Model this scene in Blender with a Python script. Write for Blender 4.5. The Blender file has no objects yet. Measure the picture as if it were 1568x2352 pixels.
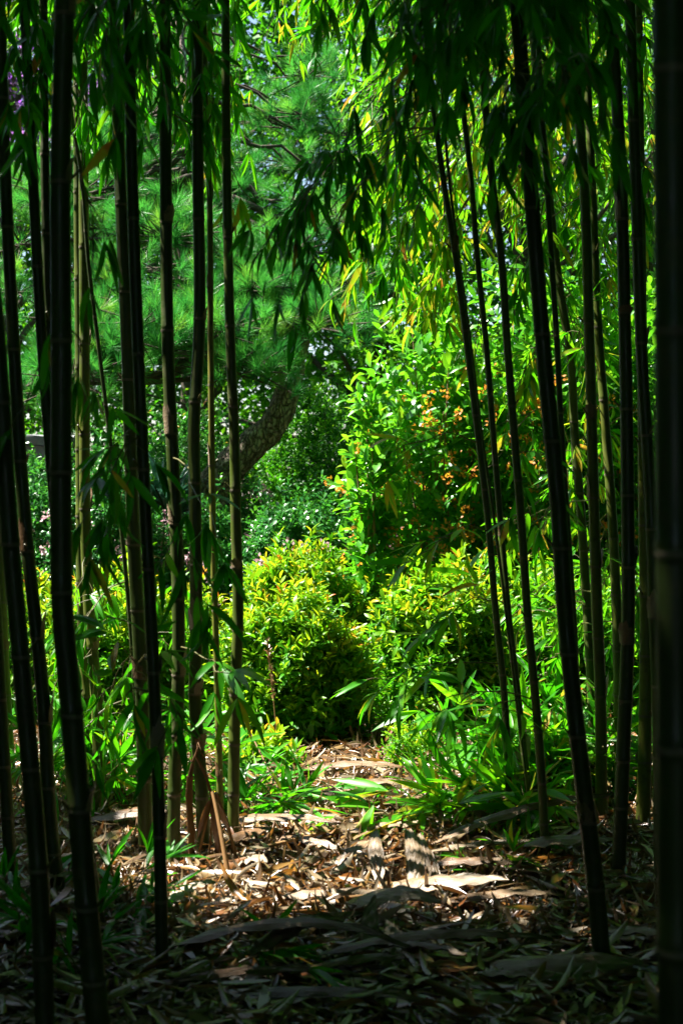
import bpy, math, random
import numpy as np
from mathutils import Vector, Matrix

SEED = 11
rng = np.random.default_rng(SEED)
random.seed(SEED)
C = bpy.context.scene.collection
F = 3267.0            # focal length in photo pixels (photo taken as 1568 wide)
EYE = 1.25            # eye height, camera looks level
HZ = 1100.0           # horizon row


def P(u, v, d):
    """point at distance d seen at photo pixel (u, v)"""
    return np.array([(u - 784.0) / F * d, d, EYE - (v - HZ) / F * d])


# --------------------------------------------------------------- sun
SUN_EL, SUN_AZ = math.radians(61), math.radians(-77)
SUN = np.array([math.sin(SUN_AZ) * math.cos(SUN_EL), math.cos(SUN_AZ) * math.cos(SUN_EL), math.sin(SUN_EL)])


# --------------------------------------------------------------- mesh helpers
class MB:
    def __init__(self):
        self.v, self.f, self.m, self.t = [], [], [], []
        self.n = 0

    def add(self, V, Fc, mi=0, tint=0.5):
        V = np.asarray(V, dtype=np.float32).reshape(-1, 3)
        Fc = np.asarray(Fc, dtype=np.int32)
        self.v.append(V)
        self.f.append((Fc + self.n, mi))
        t = np.empty(len(V), dtype=np.float32)
        t[:] = tint
        self.t.append(t)
        self.n += len(V)

    def build(self, name, mats, parent=None, smooth=True, origin=None):
        me = bpy.data.meshes.new(name)
        V = np.concatenate(self.v) if self.v else np.zeros((0, 3), np.float32)
        if origin is not None:
            V = V - np.asarray(origin, dtype=np.float32)
        me.vertices.add(len(V))
        me.vertices.foreach_set('co', V.astype(np.float32).ravel())
        loops, starts, mi = [], [], []
        s = 0
        for Fc, m in self.f:
            k = Fc.shape[1]
            loops.append(Fc.ravel())
            starts.append(s + np.arange(len(Fc), dtype=np.int32) * k)
            mi.append(np.full(len(Fc), m, dtype=np.int32))
            s += len(Fc) * k
        loops = np.concatenate(loops)
        starts = np.concatenate(starts)
        mi = np.concatenate(mi)
        me.loops.add(len(loops))
        me.loops.foreach_set('vertex_index', loops.astype(np.int32))
        me.polygons.add(len(starts))
        me.polygons.foreach_set('loop_start', starts.astype(np.int32))
        if not isinstance(mats, (list, tuple)):
            mats = [mats]
        for m in mats:
            me.materials.append(m)
        me.polygons.foreach_set('material_index', mi)
        me.update(calc_edges=True)
        me.polygons.foreach_set('use_smooth', np.full(len(starts), smooth, dtype=bool))
        a = me.attributes.new('tint', 'FLOAT', 'POINT')
        a.data.foreach_set('value', np.concatenate(self.t))
        me.validate()
        o = bpy.data.objects.new(name, me)
        C.objects.link(o)
        if origin is not None:
            o.location = origin
        if parent is not None:
            if parent.type == 'EMPTY':
                o.location = (0, 0, 0) if origin is None else origin
            o.parent = parent
            o.matrix_parent_inverse = Matrix.Identity(4)
            # geometry is given in world space: cancel the parent's offset
            w = Vector(parent.get('_base', (0, 0, 0)))
            base = np.array(w, dtype=np.float32)
            V2 = V - base + (0 if origin is None else np.asarray(origin, dtype=np.float32))
            me.vertices.foreach_set('co', V2.astype(np.float32).ravel())
            me.update()
            o.location = (0, 0, 0)
            o['_base'] = tuple(float(q) for q in w)
        return o


def thing(name, loc, label, cat, group=None, kind=None):
    o = bpy.data.objects.new(name, None)
    C.objects.link(o)
    o.empty_display_size = 0.1
    o.location = tuple(float(q) for q in loc)
    o['_base'] = tuple(float(q) for q in loc)
    tag(o, label, cat, group, kind)
    return o


def tag(o, label=None, cat=None, group=None, kind=None):
    if label: o['label'] = label
    if cat: o['category'] = cat
    if group: o['group'] = group
    if kind: o['kind'] = kind
    return o


def unit(a):
    a = np.asarray(a, dtype=float)
    n = np.linalg.norm(a, axis=-1, keepdims=True)
    return a / np.maximum(n, 1e-9)


def tube(mb, pts, rad, sides=6, mi=0, tint=0.5, cap=True):
    pts = np.asarray(pts, dtype=float)
    n = len(pts)
    rad = np.broadcast_to(np.asarray(rad, dtype=float), (n,))
    tan = np.gradient(pts, axis=0)
    tan = unit(tan)
    ref = np.array([0.31, 0.9, 0.17])
    a = unit(np.cross(tan, ref))
    b = np.cross(tan, a)
    ang = np.arange(sides) / sides * 2 * math.pi
    V = pts[:, None, :] + rad[:, None, None] * (np.cos(ang)[None, :, None] * a[:, None, :] + np.sin(ang)[None, :, None] * b[:, None, :])
    V = V.reshape(-1, 3)
    i = np.arange(n - 1)[:, None] * sides
    j = np.arange(sides)[None, :]
    j2 = (j + 1) % sides
    Q = np.stack([i + j, i + j2, i + sides + j2, i + sides + j], axis=-1).reshape(-1, 4)
    mb.add(V, Q, mi, tint)
    if cap:
        for k in (0, n - 1):
            base = V[k * sides:(k + 1) * sides]
            VV = np.vstack([base, pts[k][None]])
            T = np.array([[q, (q + 1) % sides, sides] for q in range(sides)])
            mb.add(VV, T, mi, tint)


def leaf_template(st, wd):
    """stations along the blade and half widths -> (x, y, faces): three verts per station"""
    x, y, f = [], [], []
    for s, w in zip(st, wd):
        x += [-w, 0, w]
        y += [s, s, s]
    for k in range(len(st) - 1):
        a = 3 * k
        f += [[a, a + 1, a + 4, a + 3], [a + 1, a + 2, a + 5, a + 4]]
    return np.array(x, float), np.array(y, float), np.array(f)


T_BAMBOO = leaf_template([0, .05, .2, .42, .68, .88, 1], [.05, .35, .86, 1, .74, .34, .02])
T_BROAD = leaf_template([0, .12, .38, .66, .9, 1], [.06, .42, .95, .9, .38, .03])
T_OBOV = leaf_template([0, .15, .45, .75, .94, 1], [.07, .3, .72, 1, .6, .1])
T_LITTER = leaf_template([0, .1, .35, .65, .9, 1], [.1, .6, 1, .85, .4, .03])
T_SIMPLE = (np.array([0, -1, 0, 1, 0.]), np.array([0, .42, .42, .42, 1.]), np.array([[0, 2, 1], [0, 3, 2], [1, 2, 4], [2, 3, 4]]))


def leaves(mb, tpl, pos, dr, nr, L, W, fold=.25, bend=.2, tint=.5, mi=0, roll=0):
    """lay M blades: pos, dr (direction), nr (normal hint); arrays over M"""
    tx, ty, tf = tpl
    M = len(pos)
    if M == 0:
        return
    pos = np.asarray(pos, float)
    dr = unit(dr)
    sd = unit(np.cross(dr, nr))
    nn = np.cross(sd, dr)
    L = np.broadcast_to(np.asarray(L, float), (M,))[:, None]
    W = np.broadcast_to(np.asarray(W, float), (M,))[:, None] * .5
    fold = np.broadcast_to(np.asarray(fold, float), (M,))[:, None]
    bend = np.broadcast_to(np.asarray(bend, float), (M,))[:, None]
    roll = np.broadcast_to(np.asarray(roll, float), (M,))[:, None]
    X, Y = tx[None, :], ty[None, :]
    z = fold * np.abs(X) * W - bend * L * Y ** 2 + roll * X * W * (Y - .3)
    yy = L * (Y - .25 * np.abs(bend) * Y ** 3)
    V = pos[:, None, :] + yy[..., None] * dr[:, None, :] + (X * W)[..., None] * sd[:, None, :] + z[..., None] * nn[:, None, :]
    k = len(tx)
    Fc = (tf[None] + (np.arange(M) * k)[:, None, None]).reshape(-1, tf.shape[1])
    t = np.repeat(np.broadcast_to(np.asarray(tint, float), (M,)), k)
    mb.add(V.reshape(-1, 3), Fc, mi, t)


# --------------------------------------------------------------- materials
def new_mat(name):
    m = bpy.data.materials.new(name)
    m.use_nodes = True
    nt = m.node_tree
    nt.nodes.clear()
    return m, nt, nt.nodes, nt.links


def ramp_node(nd, stops):
    r = nd.new('ShaderNodeValToRGB')
    e = r.color_ramp.elements
    while len(e) < len(stops):
        e.new(0.5)
    for el, (p, c) in zip(e, stops):
        el.position = p
        el.color = (*c, 1)
    return r


def leaf_mat(name, refl, trans, mix=.4, rough=.35, spec=.5, mottling=.25):
    m, nt, nd, lk = new_mat(name)
    at = nd.new('ShaderNodeAttribute'); at.attribute_name = 'tint'
    tc = nd.new('ShaderNodeTexCoord')
    nz = nd.new('ShaderNodeTexNoise'); nz.inputs['Scale'].default_value = 35; nz.inputs['Detail'].default_value = 3
    lk.new(tc.outputs['Object'], nz.inputs['Vector'])
    ma = nd.new('ShaderNodeMath'); ma.operation = 'MULTIPLY_ADD'
    ma.inputs[1].default_value = mottling; ma.inputs[2].default_value = -mottling * .5
    lk.new(nz.outputs['Fac'], ma.inputs[0])
    ad = nd.new('ShaderNodeMath'); ad.operation = 'ADD'; ad.use_clamp = True
    lk.new(ma.outputs[0], ad.inputs[0]); lk.new(at.outputs['Fac'], ad.inputs[1])
    r1, r2 = ramp_node(nd, refl), ramp_node(nd, trans)
    lk.new(ad.outputs[0], r1.inputs[0]); lk.new(ad.outputs[0], r2.inputs[0])
    pb = nd.new('ShaderNodeBsdfPrincipled')
    pb.inputs['Roughness'].default_value = rough
    pb.inputs['Specular IOR Level'].default_value = spec
    lk.new(r1.outputs[0], pb.inputs['Base Color'])
    out = nd.new('ShaderNodeOutputMaterial')
    if mix > 0:
        tr = nd.new('ShaderNodeBsdfTranslucent')
        lk.new(r2.outputs[0], tr.inputs['Color'])
        mx = nd.new('ShaderNodeMixShader'); mx.inputs[0].default_value = mix
        lk.new(pb.outputs[0], mx.inputs[1]); lk.new(tr.outputs[0], mx.inputs[2])
        lk.new(mx.outputs[0], out.inputs[0])
    else:
        lk.new(pb.outputs[0], out.inputs[0])
    return m


def streak_mat(name, stops, scale=(60, 60, 4), rough=.5, spec=.4, bump=.3, detail=4, coord='Object', use_tint=False, bumpd=.004):
    m, nt, nd, lk = new_mat(name)
    tc = nd.new('ShaderNodeTexCoord')
    mp = nd.new('ShaderNodeMapping'); mp.inputs['Scale'].default_value = scale
    lk.new(tc.outputs[coord], mp.inputs['Vector'])
    nz = nd.new('ShaderNodeTexNoise'); nz.inputs['Scale'].default_value = 1; nz.inputs['Detail'].default_value = detail
    nz.inputs['Roughness'].default_value = .65
    lk.new(mp.outputs[0], nz.inputs['Vector'])
    r = ramp_node(nd, stops)
    if use_tint:
        at = nd.new('ShaderNodeAttribute'); at.attribute_name = 'tint'
        ma = nd.new('ShaderNodeMath'); ma.operation = 'MULTIPLY_ADD'; ma.inputs[1].default_value = .45; ma.inputs[2].default_value = -.22
        lk.new(nz.outputs['Fac'], ma.inputs[0])
        ad = nd.new('ShaderNodeMath'); ad.operation = 'ADD'; ad.use_clamp = True
        lk.new(ma.outputs[0], ad.inputs[0]); lk.new(at.outputs['Fac'], ad.inputs[1])
        lk.new(ad.outputs[0], r.inputs[0])
    else:
        lk.new(nz.outputs['Fac'], r.inputs[0])
    pb = nd.new('ShaderNodeBsdfPrincipled')
    pb.inputs['Roughness'].default_value = rough
    pb.inputs['Specular IOR Level'].default_value = spec
    lk.new(r.outputs[0], pb.inputs['Base Color'])
    if bump:
        bp = nd.new('ShaderNodeBump'); bp.inputs['Strength'].default_value = bump; bp.inputs['Distance'].default_value = bumpd
        lk.new(nz.outputs['Fac'], bp.inputs['Height'])
        lk.new(bp.outputs[0], pb.inputs['Normal'])
    out = nd.new('ShaderNodeOutputMaterial')
    lk.new(pb.outputs[0], out.inputs[0])
    return m


M_BLEAF = leaf_mat('bamboo_leaf', [(0, (.012, .10, .004)), (.5, (.028, .18, .005)), (.85, (.075, .26, .006)), (.97, (.32, .25, .02)), (1, (.34, .14, .02))],
                   [(0, (.03, .32, .004)), (.5, (.09, .52, .005)), (.85, (.28, .66, .008)), (.97, (.65, .48, .03)), (1, (.55, .2, .03))], .42, .36, .35)
M_NAND = leaf_mat('nandina_leaf', [(0, (.012, .09, .004)), (.4, (.04, .20, .005)), (.72, (.17, .32, .007)), (.88, (.42, .32, .01)), (1, (.52, .12, .015))],
                  [(0, (.04, .3, .005)), (.4, (.15, .5, .007)), (.72, (.46, .65, .012)), (.88, (.75, .5, .02)), (1, (.75, .2, .02))], .4, .38, .3)
M_OSM = leaf_mat('osmanthus_leaf', [(0, (.01, .085, .012)), (.5, (.03, .18, .012)), (.85, (.09, .28, .012)), (1, (.2, .32, .02))],
                 [(0, (.04, .28, .01)), (.5, (.1, .46, .01)), (.85, (.25, .6, .015)), (1, (.42, .55, .03))], .42, .27, .5)
M_HAW = leaf_mat('hawthorn_leaf', [(0, (.01, .065, .025)), (.5, (.025, .14, .022)), (.82, (.06, .22, .018)), (.92, (.35, .14, .02)), (1, (.48, .1, .03))],
                 [(0, (.03, .2, .03)), (.5, (.07, .34, .025)), (.82, (.16, .46, .02)), (.92, (.5, .25, .04)), (1, (.6, .15, .04))], .3, .3, .5)
M_DARKSH = leaf_mat('dark_shrub_leaf', [(0, (.008, .06, .006)), (.5, (.025, .15, .006)), (1, (.10, .28, .008))],
                    [(0, (.03, .22, .006)), (.5, (.09, .4, .007)), (1, (.27, .55, .01))], .33, .4, .25)
M_STRAP = leaf_mat('strap_leaf', [(0, (.02, .10, .07)), (1, (.08, .22, .16))], [(0, (.04, .2, .1)), (1, (.1, .3, .16))], .2, .3, .6)
M_NEEDLE = leaf_mat('pine_needle', [(0, (.012, .11, .025)), (.5, (.04, .24, .04)), (.9, (.14, .38, .04)), (1, (.22, .20, .04))],
                    [(0, (.03, .24, .03)), (.5, (.09, .46, .05)), (1, (.25, .6, .05))], .36, .4, .4)
M_TREE = leaf_mat('tree_leaf', [(0, (.012, .085, .006)), (.5, (.035, .18, .007)), (1, (.13, .30, .01))],
                  [(0, (.04, .28, .006)), (.5, (.12, .5, .008)), (1, (.32, .64, .015))], .38, .55, .2)
M_PURPLE = leaf_mat('purple_petal', [(0, (.16, .05, .35)), (1, (.45, .2, .55))], [(0, (.3, .1, .6)), (1, (.6, .3, .7))], .4, .5, .3)
M_PINK = leaf_mat('pink_petal', [(0, (.40, .17, .24)), (1, (.6, .42, .46))], [(0, (.6, .3, .4)), (1, (.8, .6, .6))], .3, .5, .3)
M_ORANGE = leaf_mat('orange_petal', [(0, (.40, .13, .015)), (1, (.62, .26, .03))], [(0, (.7, .3, .02)), (1, (.85, .45, .03))], .35, .5, .3)
M_LITTER = leaf_mat('litter_leaf', [(0, (.018, .007, .002)), (.3, (.11, .034, .003)), (.5, (.17, .073, .007)), (.72, (.155, .10, .036)), (1, (.24, .195, .135))],
                    [(0, (.2, .08, .02)), (.4, (.5, .2, .04)), (1, (.5, .4, .3))], .10, .33, .8, .2)
def blotch(m, col=(.06, .06, .018, 1), scale=26, rough=True, lo=.52):
    """lichen and scuff marks over the culm skin"""
    nt = m.node_tree; nd, lk = nt.nodes, nt.links
    pb = next(n for n in nd if n.type == 'BSDF_PRINCIPLED')
    src = pb.inputs['Base Color'].links[0].from_socket
    tc = nd.new('ShaderNodeTexCoord')
    nz = nd.new('ShaderNodeTexNoise'); nz.inputs['Scale'].default_value = scale; nz.inputs['Detail'].default_value = 7; nz.inputs['Roughness'].default_value = .7
    lk.new(tc.outputs['Object'], nz.inputs['Vector'])
    r = ramp_node(nd, [(lo, (0, 0, 0)), (lo + .16, (1, 1, 1))])
    lk.new(nz.outputs['Fac'], r.inputs[0])
    mx = nd.new('ShaderNodeMix'); mx.data_type = 'RGBA'
    lk.new(r.outputs[0], mx.inputs[0]); lk.new(src, mx.inputs[6]); mx.inputs[7].default_value = col
    lk.new(mx.outputs[2], pb.inputs['Base Color'])
    if not rough:
        return
    r2 = ramp_node(nd, [(.3, (.28,) * 3), (.7, (.6,) * 3)])
    lk.new(nz.outputs['Fac'], r2.inputs[0]); lk.new(r2.outputs[0], pb.inputs['Roughness'])


M_CULM = streak_mat('bamboo_culm_skin', [(0, (.016, .03, .005)), (.42, (.038, .062, .008)), (.62, (.07, .10, .011)), (.85, (.125, .14, .018)), (1, (.15, .135, .025))],
                    (45, 45, 2.2), .36, .45, .12, use_tint=True, bumpd=.002)
blotch(M_CULM)
M_NODE = streak_mat('bamboo_node_ring', [(0, (0.084, 0.072, 0.042)), (1, (0.18, 0.162, 0.114))], (80, 80, 80), .6, .3, .2)
M_TWIG = streak_mat('bamboo_twig', [(0, (0.042, 0.042, 0.0105)), (0.6, (0.091, 0.084, 0.021)), (1, (0.154, 0.105, 0.035))], (40, 40, 10), .5, .4, .1)
M_STEM = streak_mat('shrub_stem', [(0, (.10, .06, .03)), (.5, (.2, .13, .07)), (1, (.33, .25, .15))], (50, 50, 8), .75, .2, .3)
M_BARK = streak_mat('pine_bark', [(0, (0.0506, 0.0371, 0.0304)), (0.42, (0.2362, 0.1856, 0.1519)), (0.56, (0.4556, 0.3713, 0.3038)), (0.75, (0.6, 0.6, 0.54)), (1, (0.6, 0.6, 0.54))], (26, 26, 9), .85, .2, 1.0, 8, bumpd=.03)
M_TBARK = streak_mat('tree_bark', [(0, (.025, .02, .015)), (1, (.10, .08, .06))], (14, 14, 4), .85, .2, .8, 6, bumpd=.02)
M_DRY = streak_mat('dry_cane', [(0, (0.075, 0.0338, 0.015)), (0.4, (0.195, 0.0975, 0.03)), (0.7, (0.285, 0.165, 0.0675)), (1, (0.375, 0.27, 0.15))], (60, 60, 5), .6, .35, .3, 5, use_tint=True)
M_STONE = streak_mat('garden_stone', [(0, (.05, .055, .06)), (.5, (.14, .15, .16)), (1, (.3, .3, .3))], (12, 12, 12), .85, .3, .8, 8, bumpd=.02)


M_SHEATH = streak_mat('dry_sheath', [(0, (.035, .018, .008)), (.3, (.12, .062, .025)), (.6, (.20, .145, .085)), (1, (.29, .25, .19))], (150, 6, 150), .4, .5, .8, 6, use_tint=True, bumpd=.004)
blotch(M_SHEATH, (.07, .04, .02, 1), 30, False, .58)


def bark_plates(m):
    nt = m.node_tree; nd, lk = nt.nodes, nt.links
    pb = next(n for n in nd if n.type == 'BSDF_PRINCIPLED')
    tc = nd.new('ShaderNodeTexCoord')
    nz = nd.new('ShaderNodeTexNoise'); nz.inputs['Scale'].default_value = 14; nz.inputs['Detail'].default_value = 4
    mp = nd.new('ShaderNodeMapping'); mp.inputs['Scale'].default_value = (34, 34, 15)
    lk.new(tc.outputs['Object'], nz.inputs['Vector'])
    ad = nd.new('ShaderNodeVectorMath'); ad.operation = 'MULTIPLY_ADD'; ad.inputs[1].default_value = (.06,) * 3
    lk.new(nz.outputs['Color'], ad.inputs[0]); lk.new(tc.outputs['Object'], ad.inputs[2])
    lk.new(ad.outputs[0], mp.inputs['Vector'])
    vo = nd.new('ShaderNodeTexVoronoi'); vo.feature = 'DISTANCE_TO_EDGE'; vo.inputs['Scale'].default_value = 1
    lk.new(mp.outputs[0], vo.inputs['Vector'])
    r = ramp_node(nd, [(.0, (.12, .12, .12)), (.16, (1, 1, 1))])
    lk.new(vo.outputs['Distance'], r.inputs[0])
    src = pb.inputs['Base Color'].links[0].from_socket
    mx = nd.new('ShaderNodeMix'); mx.data_type = 'RGBA'; mx.blend_type = 'MULTIPLY'; mx.inputs[0].default_value = .6
    lk.new(src, mx.inputs[6]); lk.new(r.outputs[0], mx.inputs[7]); lk.new(mx.outputs[2], pb.inputs['Base Color'])
    bp = nd.new('ShaderNodeBump'); bp.inputs['Strength'].default_value = 1; bp.inputs['Distance'].default_value = .03
    lk.new(r.outputs[0], bp.inputs['Height'])
    old = pb.inputs['Normal'].links[0].from_socket
    lk.new(old, bp.inputs['Normal']); lk.new(bp.outputs[0], pb.inputs['Normal'])


bark_plates(M_BARK)


def soil_mat():
    m, nt, nd, lk = new_mat('soil')
    tc = nd.new('ShaderNodeTexCoord')
    n1 = nd.new('ShaderNodeTexNoise'); n1.inputs['Scale'].default_value = 9; n1.inputs['Detail'].default_value = 8
    n2 = nd.new('ShaderNodeTexNoise'); n2.inputs['Scale'].default_value = 70; n2.inputs['Detail'].default_value = 6
    lk.new(tc.outputs['Object'], n1.inputs['Vector']); lk.new(tc.outputs['Object'], n2.inputs['Vector'])
    ad = nd.new('ShaderNodeMath'); ad.operation = 'MULTIPLY_ADD'; ad.inputs[1].default_value = .5
    lk.new(n1.outputs['Fac'], ad.inputs[0])
    h = nd.new('ShaderNodeMath'); h.operation = 'MULTIPLY'; h.inputs[1].default_value = .5
    lk.new(n2.outputs['Fac'], h.inputs[0]); lk.new(h.outputs[0], ad.inputs[2])
    r = ramp_node(nd, [(.3, (.015, .010, .006)), (.5, (.035, .021, .011)), (.62, (.07, .042, .02)), (.75, (.13, .085, .045))])
    lk.new(ad.outputs[0], r.inputs[0])
    pb = nd.new('ShaderNodeBsdfPrincipled'); pb.inputs['Roughness'].default_value = .9
    lk.new(r.outputs[0], pb.inputs['Base Color'])
    bp = nd.new('ShaderNodeBump'); bp.inputs['Strength'].default_value = .8; bp.inputs['Distance'].default_value = .02
    lk.new(n2.outputs['Fac'], bp.inputs['Height']); lk.new(bp.outputs[0], pb.inputs['Normal'])
    out = nd.new('ShaderNodeOutputMaterial'); lk.new(pb.outputs[0], out.inputs[0])
    return m


# --------------------------------------------------------------- ground
def gz(x, y):
    return (.018 * np.sin(x * 3.1 + 1) * np.sin(y * 2.7 + .4) + .012 * np.sin(x * 7.3 + y * 5.1) + .008 * np.sin(x * 13 - y * 11))


def make_ground():
    n = 220
    t = np.linspace(-1, 1, n)
    g = np.sinh(t * 5.2) / math.sinh(5.2) * 70
    X, Y = np.meshgrid(g, g + 5)
    Z = gz(X, Y)
    V = np.stack([X, Y, Z], -1).reshape(-1, 3)
    i = (np.arange(n - 1)[:, None] * n + np.arange(n - 1)[None, :]).ravel()
    Q = np.stack([i, i + 1, i + n + 1, i + n], -1)
    mb = MB(); mb.add(V, Q)
    o = mb.build('ground', soil_mat())
    tag(o, kind='structure')


make_ground()


# --------------------------------------------------------------- bamboo culms
# name key: (base row or None, depth, [(row, col)...], width px, tint, label, lean in depth)
def base_d(vb):
    return EYE * F / (vb - HZ)


CULMS = {}


def culm(key, d, path, width, label, tint=.45, node=.23, phase=.0, top=6.8, lean=0.0, wtop=None, name='bamboo', cat='bamboo culm', curve=0.0, skin=None):
    """path rows/cols in photo pixels (top to bottom); the foot is put on the ground below the last one"""
    path = sorted(path)
    vs = np.array([p[0] for p in path], float)
    us = np.array([p[1] for p in path], float)
    x = (us - 784) / F * d
    z = EYE - (vs - HZ) / F * d
    z, x = z[::-1], x[::-1]                      # ascending height
    slope = (x[1] - x[0]) / max(z[1] - z[0], .1)
    if z[0] > 0:
        x = np.insert(x, 0, x[0] - slope * z[0]); z = np.insert(z, 0, -.0)
    zt = z[-1]
    sl = (x[-1] - x[-2]) / (z[-1] - z[-2])
    x = np.append(x, x[-1] + sl * (top - zt) * .8); z = np.append(z, top)
    r0 = width / F * d / 2
    rt = (wtop / F * d / 2) if wtop else r0 * .8
    # nodes
    zs, kind = [], []
    zz = -0.04
    zn = .05 + phase * node
    sp = node * .55
    nodes = []
    while zn < top - .1:
        nodes.append(zn)
        sp = min(node * 1.25, sp + node * .09)
        zn += sp * (1 + .08 * math.sin(zn * 17 + d * 9))
    rings = [(-.05, 0)]
    prev = -.05
    for q in nodes:
        nsub = 3
        for k in range(1, nsub):
            rings.append((prev + (q - .014 - prev) * k / nsub, 0))
        rings += [(q - .022, 0), (q - .017, 5), (q - .006, 1), (q - .001, 2), (q + .003, 3), (q + .0075, 4), (q + .014, 0)]
        prev = q + .014
    rings.append((top, 0))
    rz = np.array([a for a, b in rings]); rk = np.array([b for a, b in rings])
    # smooth spline through the measured points
    rx = smooth_interp(z, x, rz)
    ry = d + lean * (rz - 1.0) + curve * np.maximum(rz - 3, 0) ** 2
    rr = np.interp(rz, [0, 2.6, top], [r0, rt, rt * .45])
    rr = rr * np.choose(rk, [1, .985, 1.11, 1.0, 1.09, .99])
    sides = 16
    ang = np.arange(sides) / sides * 2 * math.pi
    V = np.stack([rx[:, None] + rr[:, None] * np.cos(ang), ry[:, None] + rr[:, None] * np.sin(ang), np.repeat(rz[:, None], sides, 1)], -1)
    # groove above every node, turning side by side
    ni = np.cumsum(rk == 2)
    n = len(rz)
    i = np.arange(n - 1)[:, None] * sides; j = np.arange(sides)[None]; j2 = (j + 1) % sides
    Q = np.stack([i + j, i + j2, i + sides + j2, i + sides + j], -1)
    isnode = np.isin(rk[:-1], [1, 2]) & np.isin(rk[1:], [2, 3])
    mb = MB()
    Vf = V.reshape(-1, 3)
    rt_ = np.repeat(tint + .05 * np.sin(ni * 2.3 + d * 7), sides)
    mb.add(Vf, Q[~isnode].reshape(-1, 4), 0, rt_)
    mb.f.append((Q[isnode].reshape(-1, 4), 1))
    foot = (float(rx[0]), float(d - lean), 0.0)
    root = thing(name, foot, label, cat, 'bamboo culms of the grove')
    mb.build('stalk', [skin or M_CULM, M_NODE], root)
    if width > 12:
        lo = [q for q in nodes if .1 < q < 3.2]
        for q in lo:
            if rng.random() < .45:
                k = np.argmin(np.abs(rz - q)); a = rng.uniform(0, 6.28)
                p = np.array([rx[k] + rr[k] * math.cos(a) * .9, ry[k] + rr[k] * math.sin(a) * .9, q + .006])
                sb = MB(); tube(sb, [p, p + np.array([math.cos(a) * .018, math.sin(a) * .018, .02]) * rng.uniform(.5, 1.4)], [.004, .0025], 6)
                sb.build('branch_stub', M_TWIG, root)
            if rng.random() < .3 and q < 2.4:
                k = np.argmin(np.abs(rz - q)); a0 = rng.uniform(0, 6.28)
                aa = a0 + np.linspace(-1.1, 1.1, 9); hh_ = np.linspace(-.012, 1, 6)
                top_ = rng.uniform(.02, .10)
                VV = np.stack([np.stack([rx[k] + rr[k] * (1.04 + .22 * max(h_, 0) ** 2) * np.cos(aa), ry[k] + rr[k] * (1.04 + .22 * max(h_, 0) ** 2) * np.sin(aa),
                                         q + top_ * h_ * (1 - .5 * np.abs(np.linspace(-1, 1, 9)) ** 1.5 + .12 * np.sin(aa * 9))], -1) for h_ in hh_])
                i_ = (np.arange(5)[:, None] * 9 + np.arange(8)[None]).ravel()
                sh = MB(); sh.add(VV.reshape(-1, 3), np.stack([i_, i_ + 1, i_ + 10, i_ + 9], -1), 0, rng.uniform(.3, .8))
                sh.build('sheath_scrap', M_SHEATH, root)
    CULMS[key] = dict(root=root, d=d, z=rz, x=rx, y=ry, r=rr, used=0, top=top)
    return root


def smooth_interp(xs, ys, q):
    """monotone-ish cubic (Catmull) interpolation with linear ends"""
    xs, ys, q = map(np.asarray, (xs, ys, q))
    m = np.gradient(ys, xs) if len(xs) > 2 else np.full(len(xs), (ys[-1] - ys[0]) / (xs[-1] - xs[0]))
    k = np.clip(np.searchsorted(xs, q) - 1, 0, len(xs) - 2)
    h = xs[k + 1] - xs[k]
    t = (q - xs[k]) / h
    tc = np.clip(t, 0, 1)
    h00, h10, h01, h11 = 2 * tc**3 - 3 * tc**2 + 1, tc**3 - 2 * tc**2 + tc, -2 * tc**3 + 3 * tc**2, tc**3 - tc**2
    y = h00 * ys[k] + h10 * h * m[k] + h01 * ys[k + 1] + h11 * h * m[k + 1]
    y = y + np.where(t < 0, t * h * m[k], 0) + np.where(t > 1, (t - 1) * h * m[k + 1], 0)
    return y


def culm_at(c, z):
    return np.array([np.interp(z, c['z'], c['x']), np.interp(z, c['z'], c['y']), z])


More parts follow.
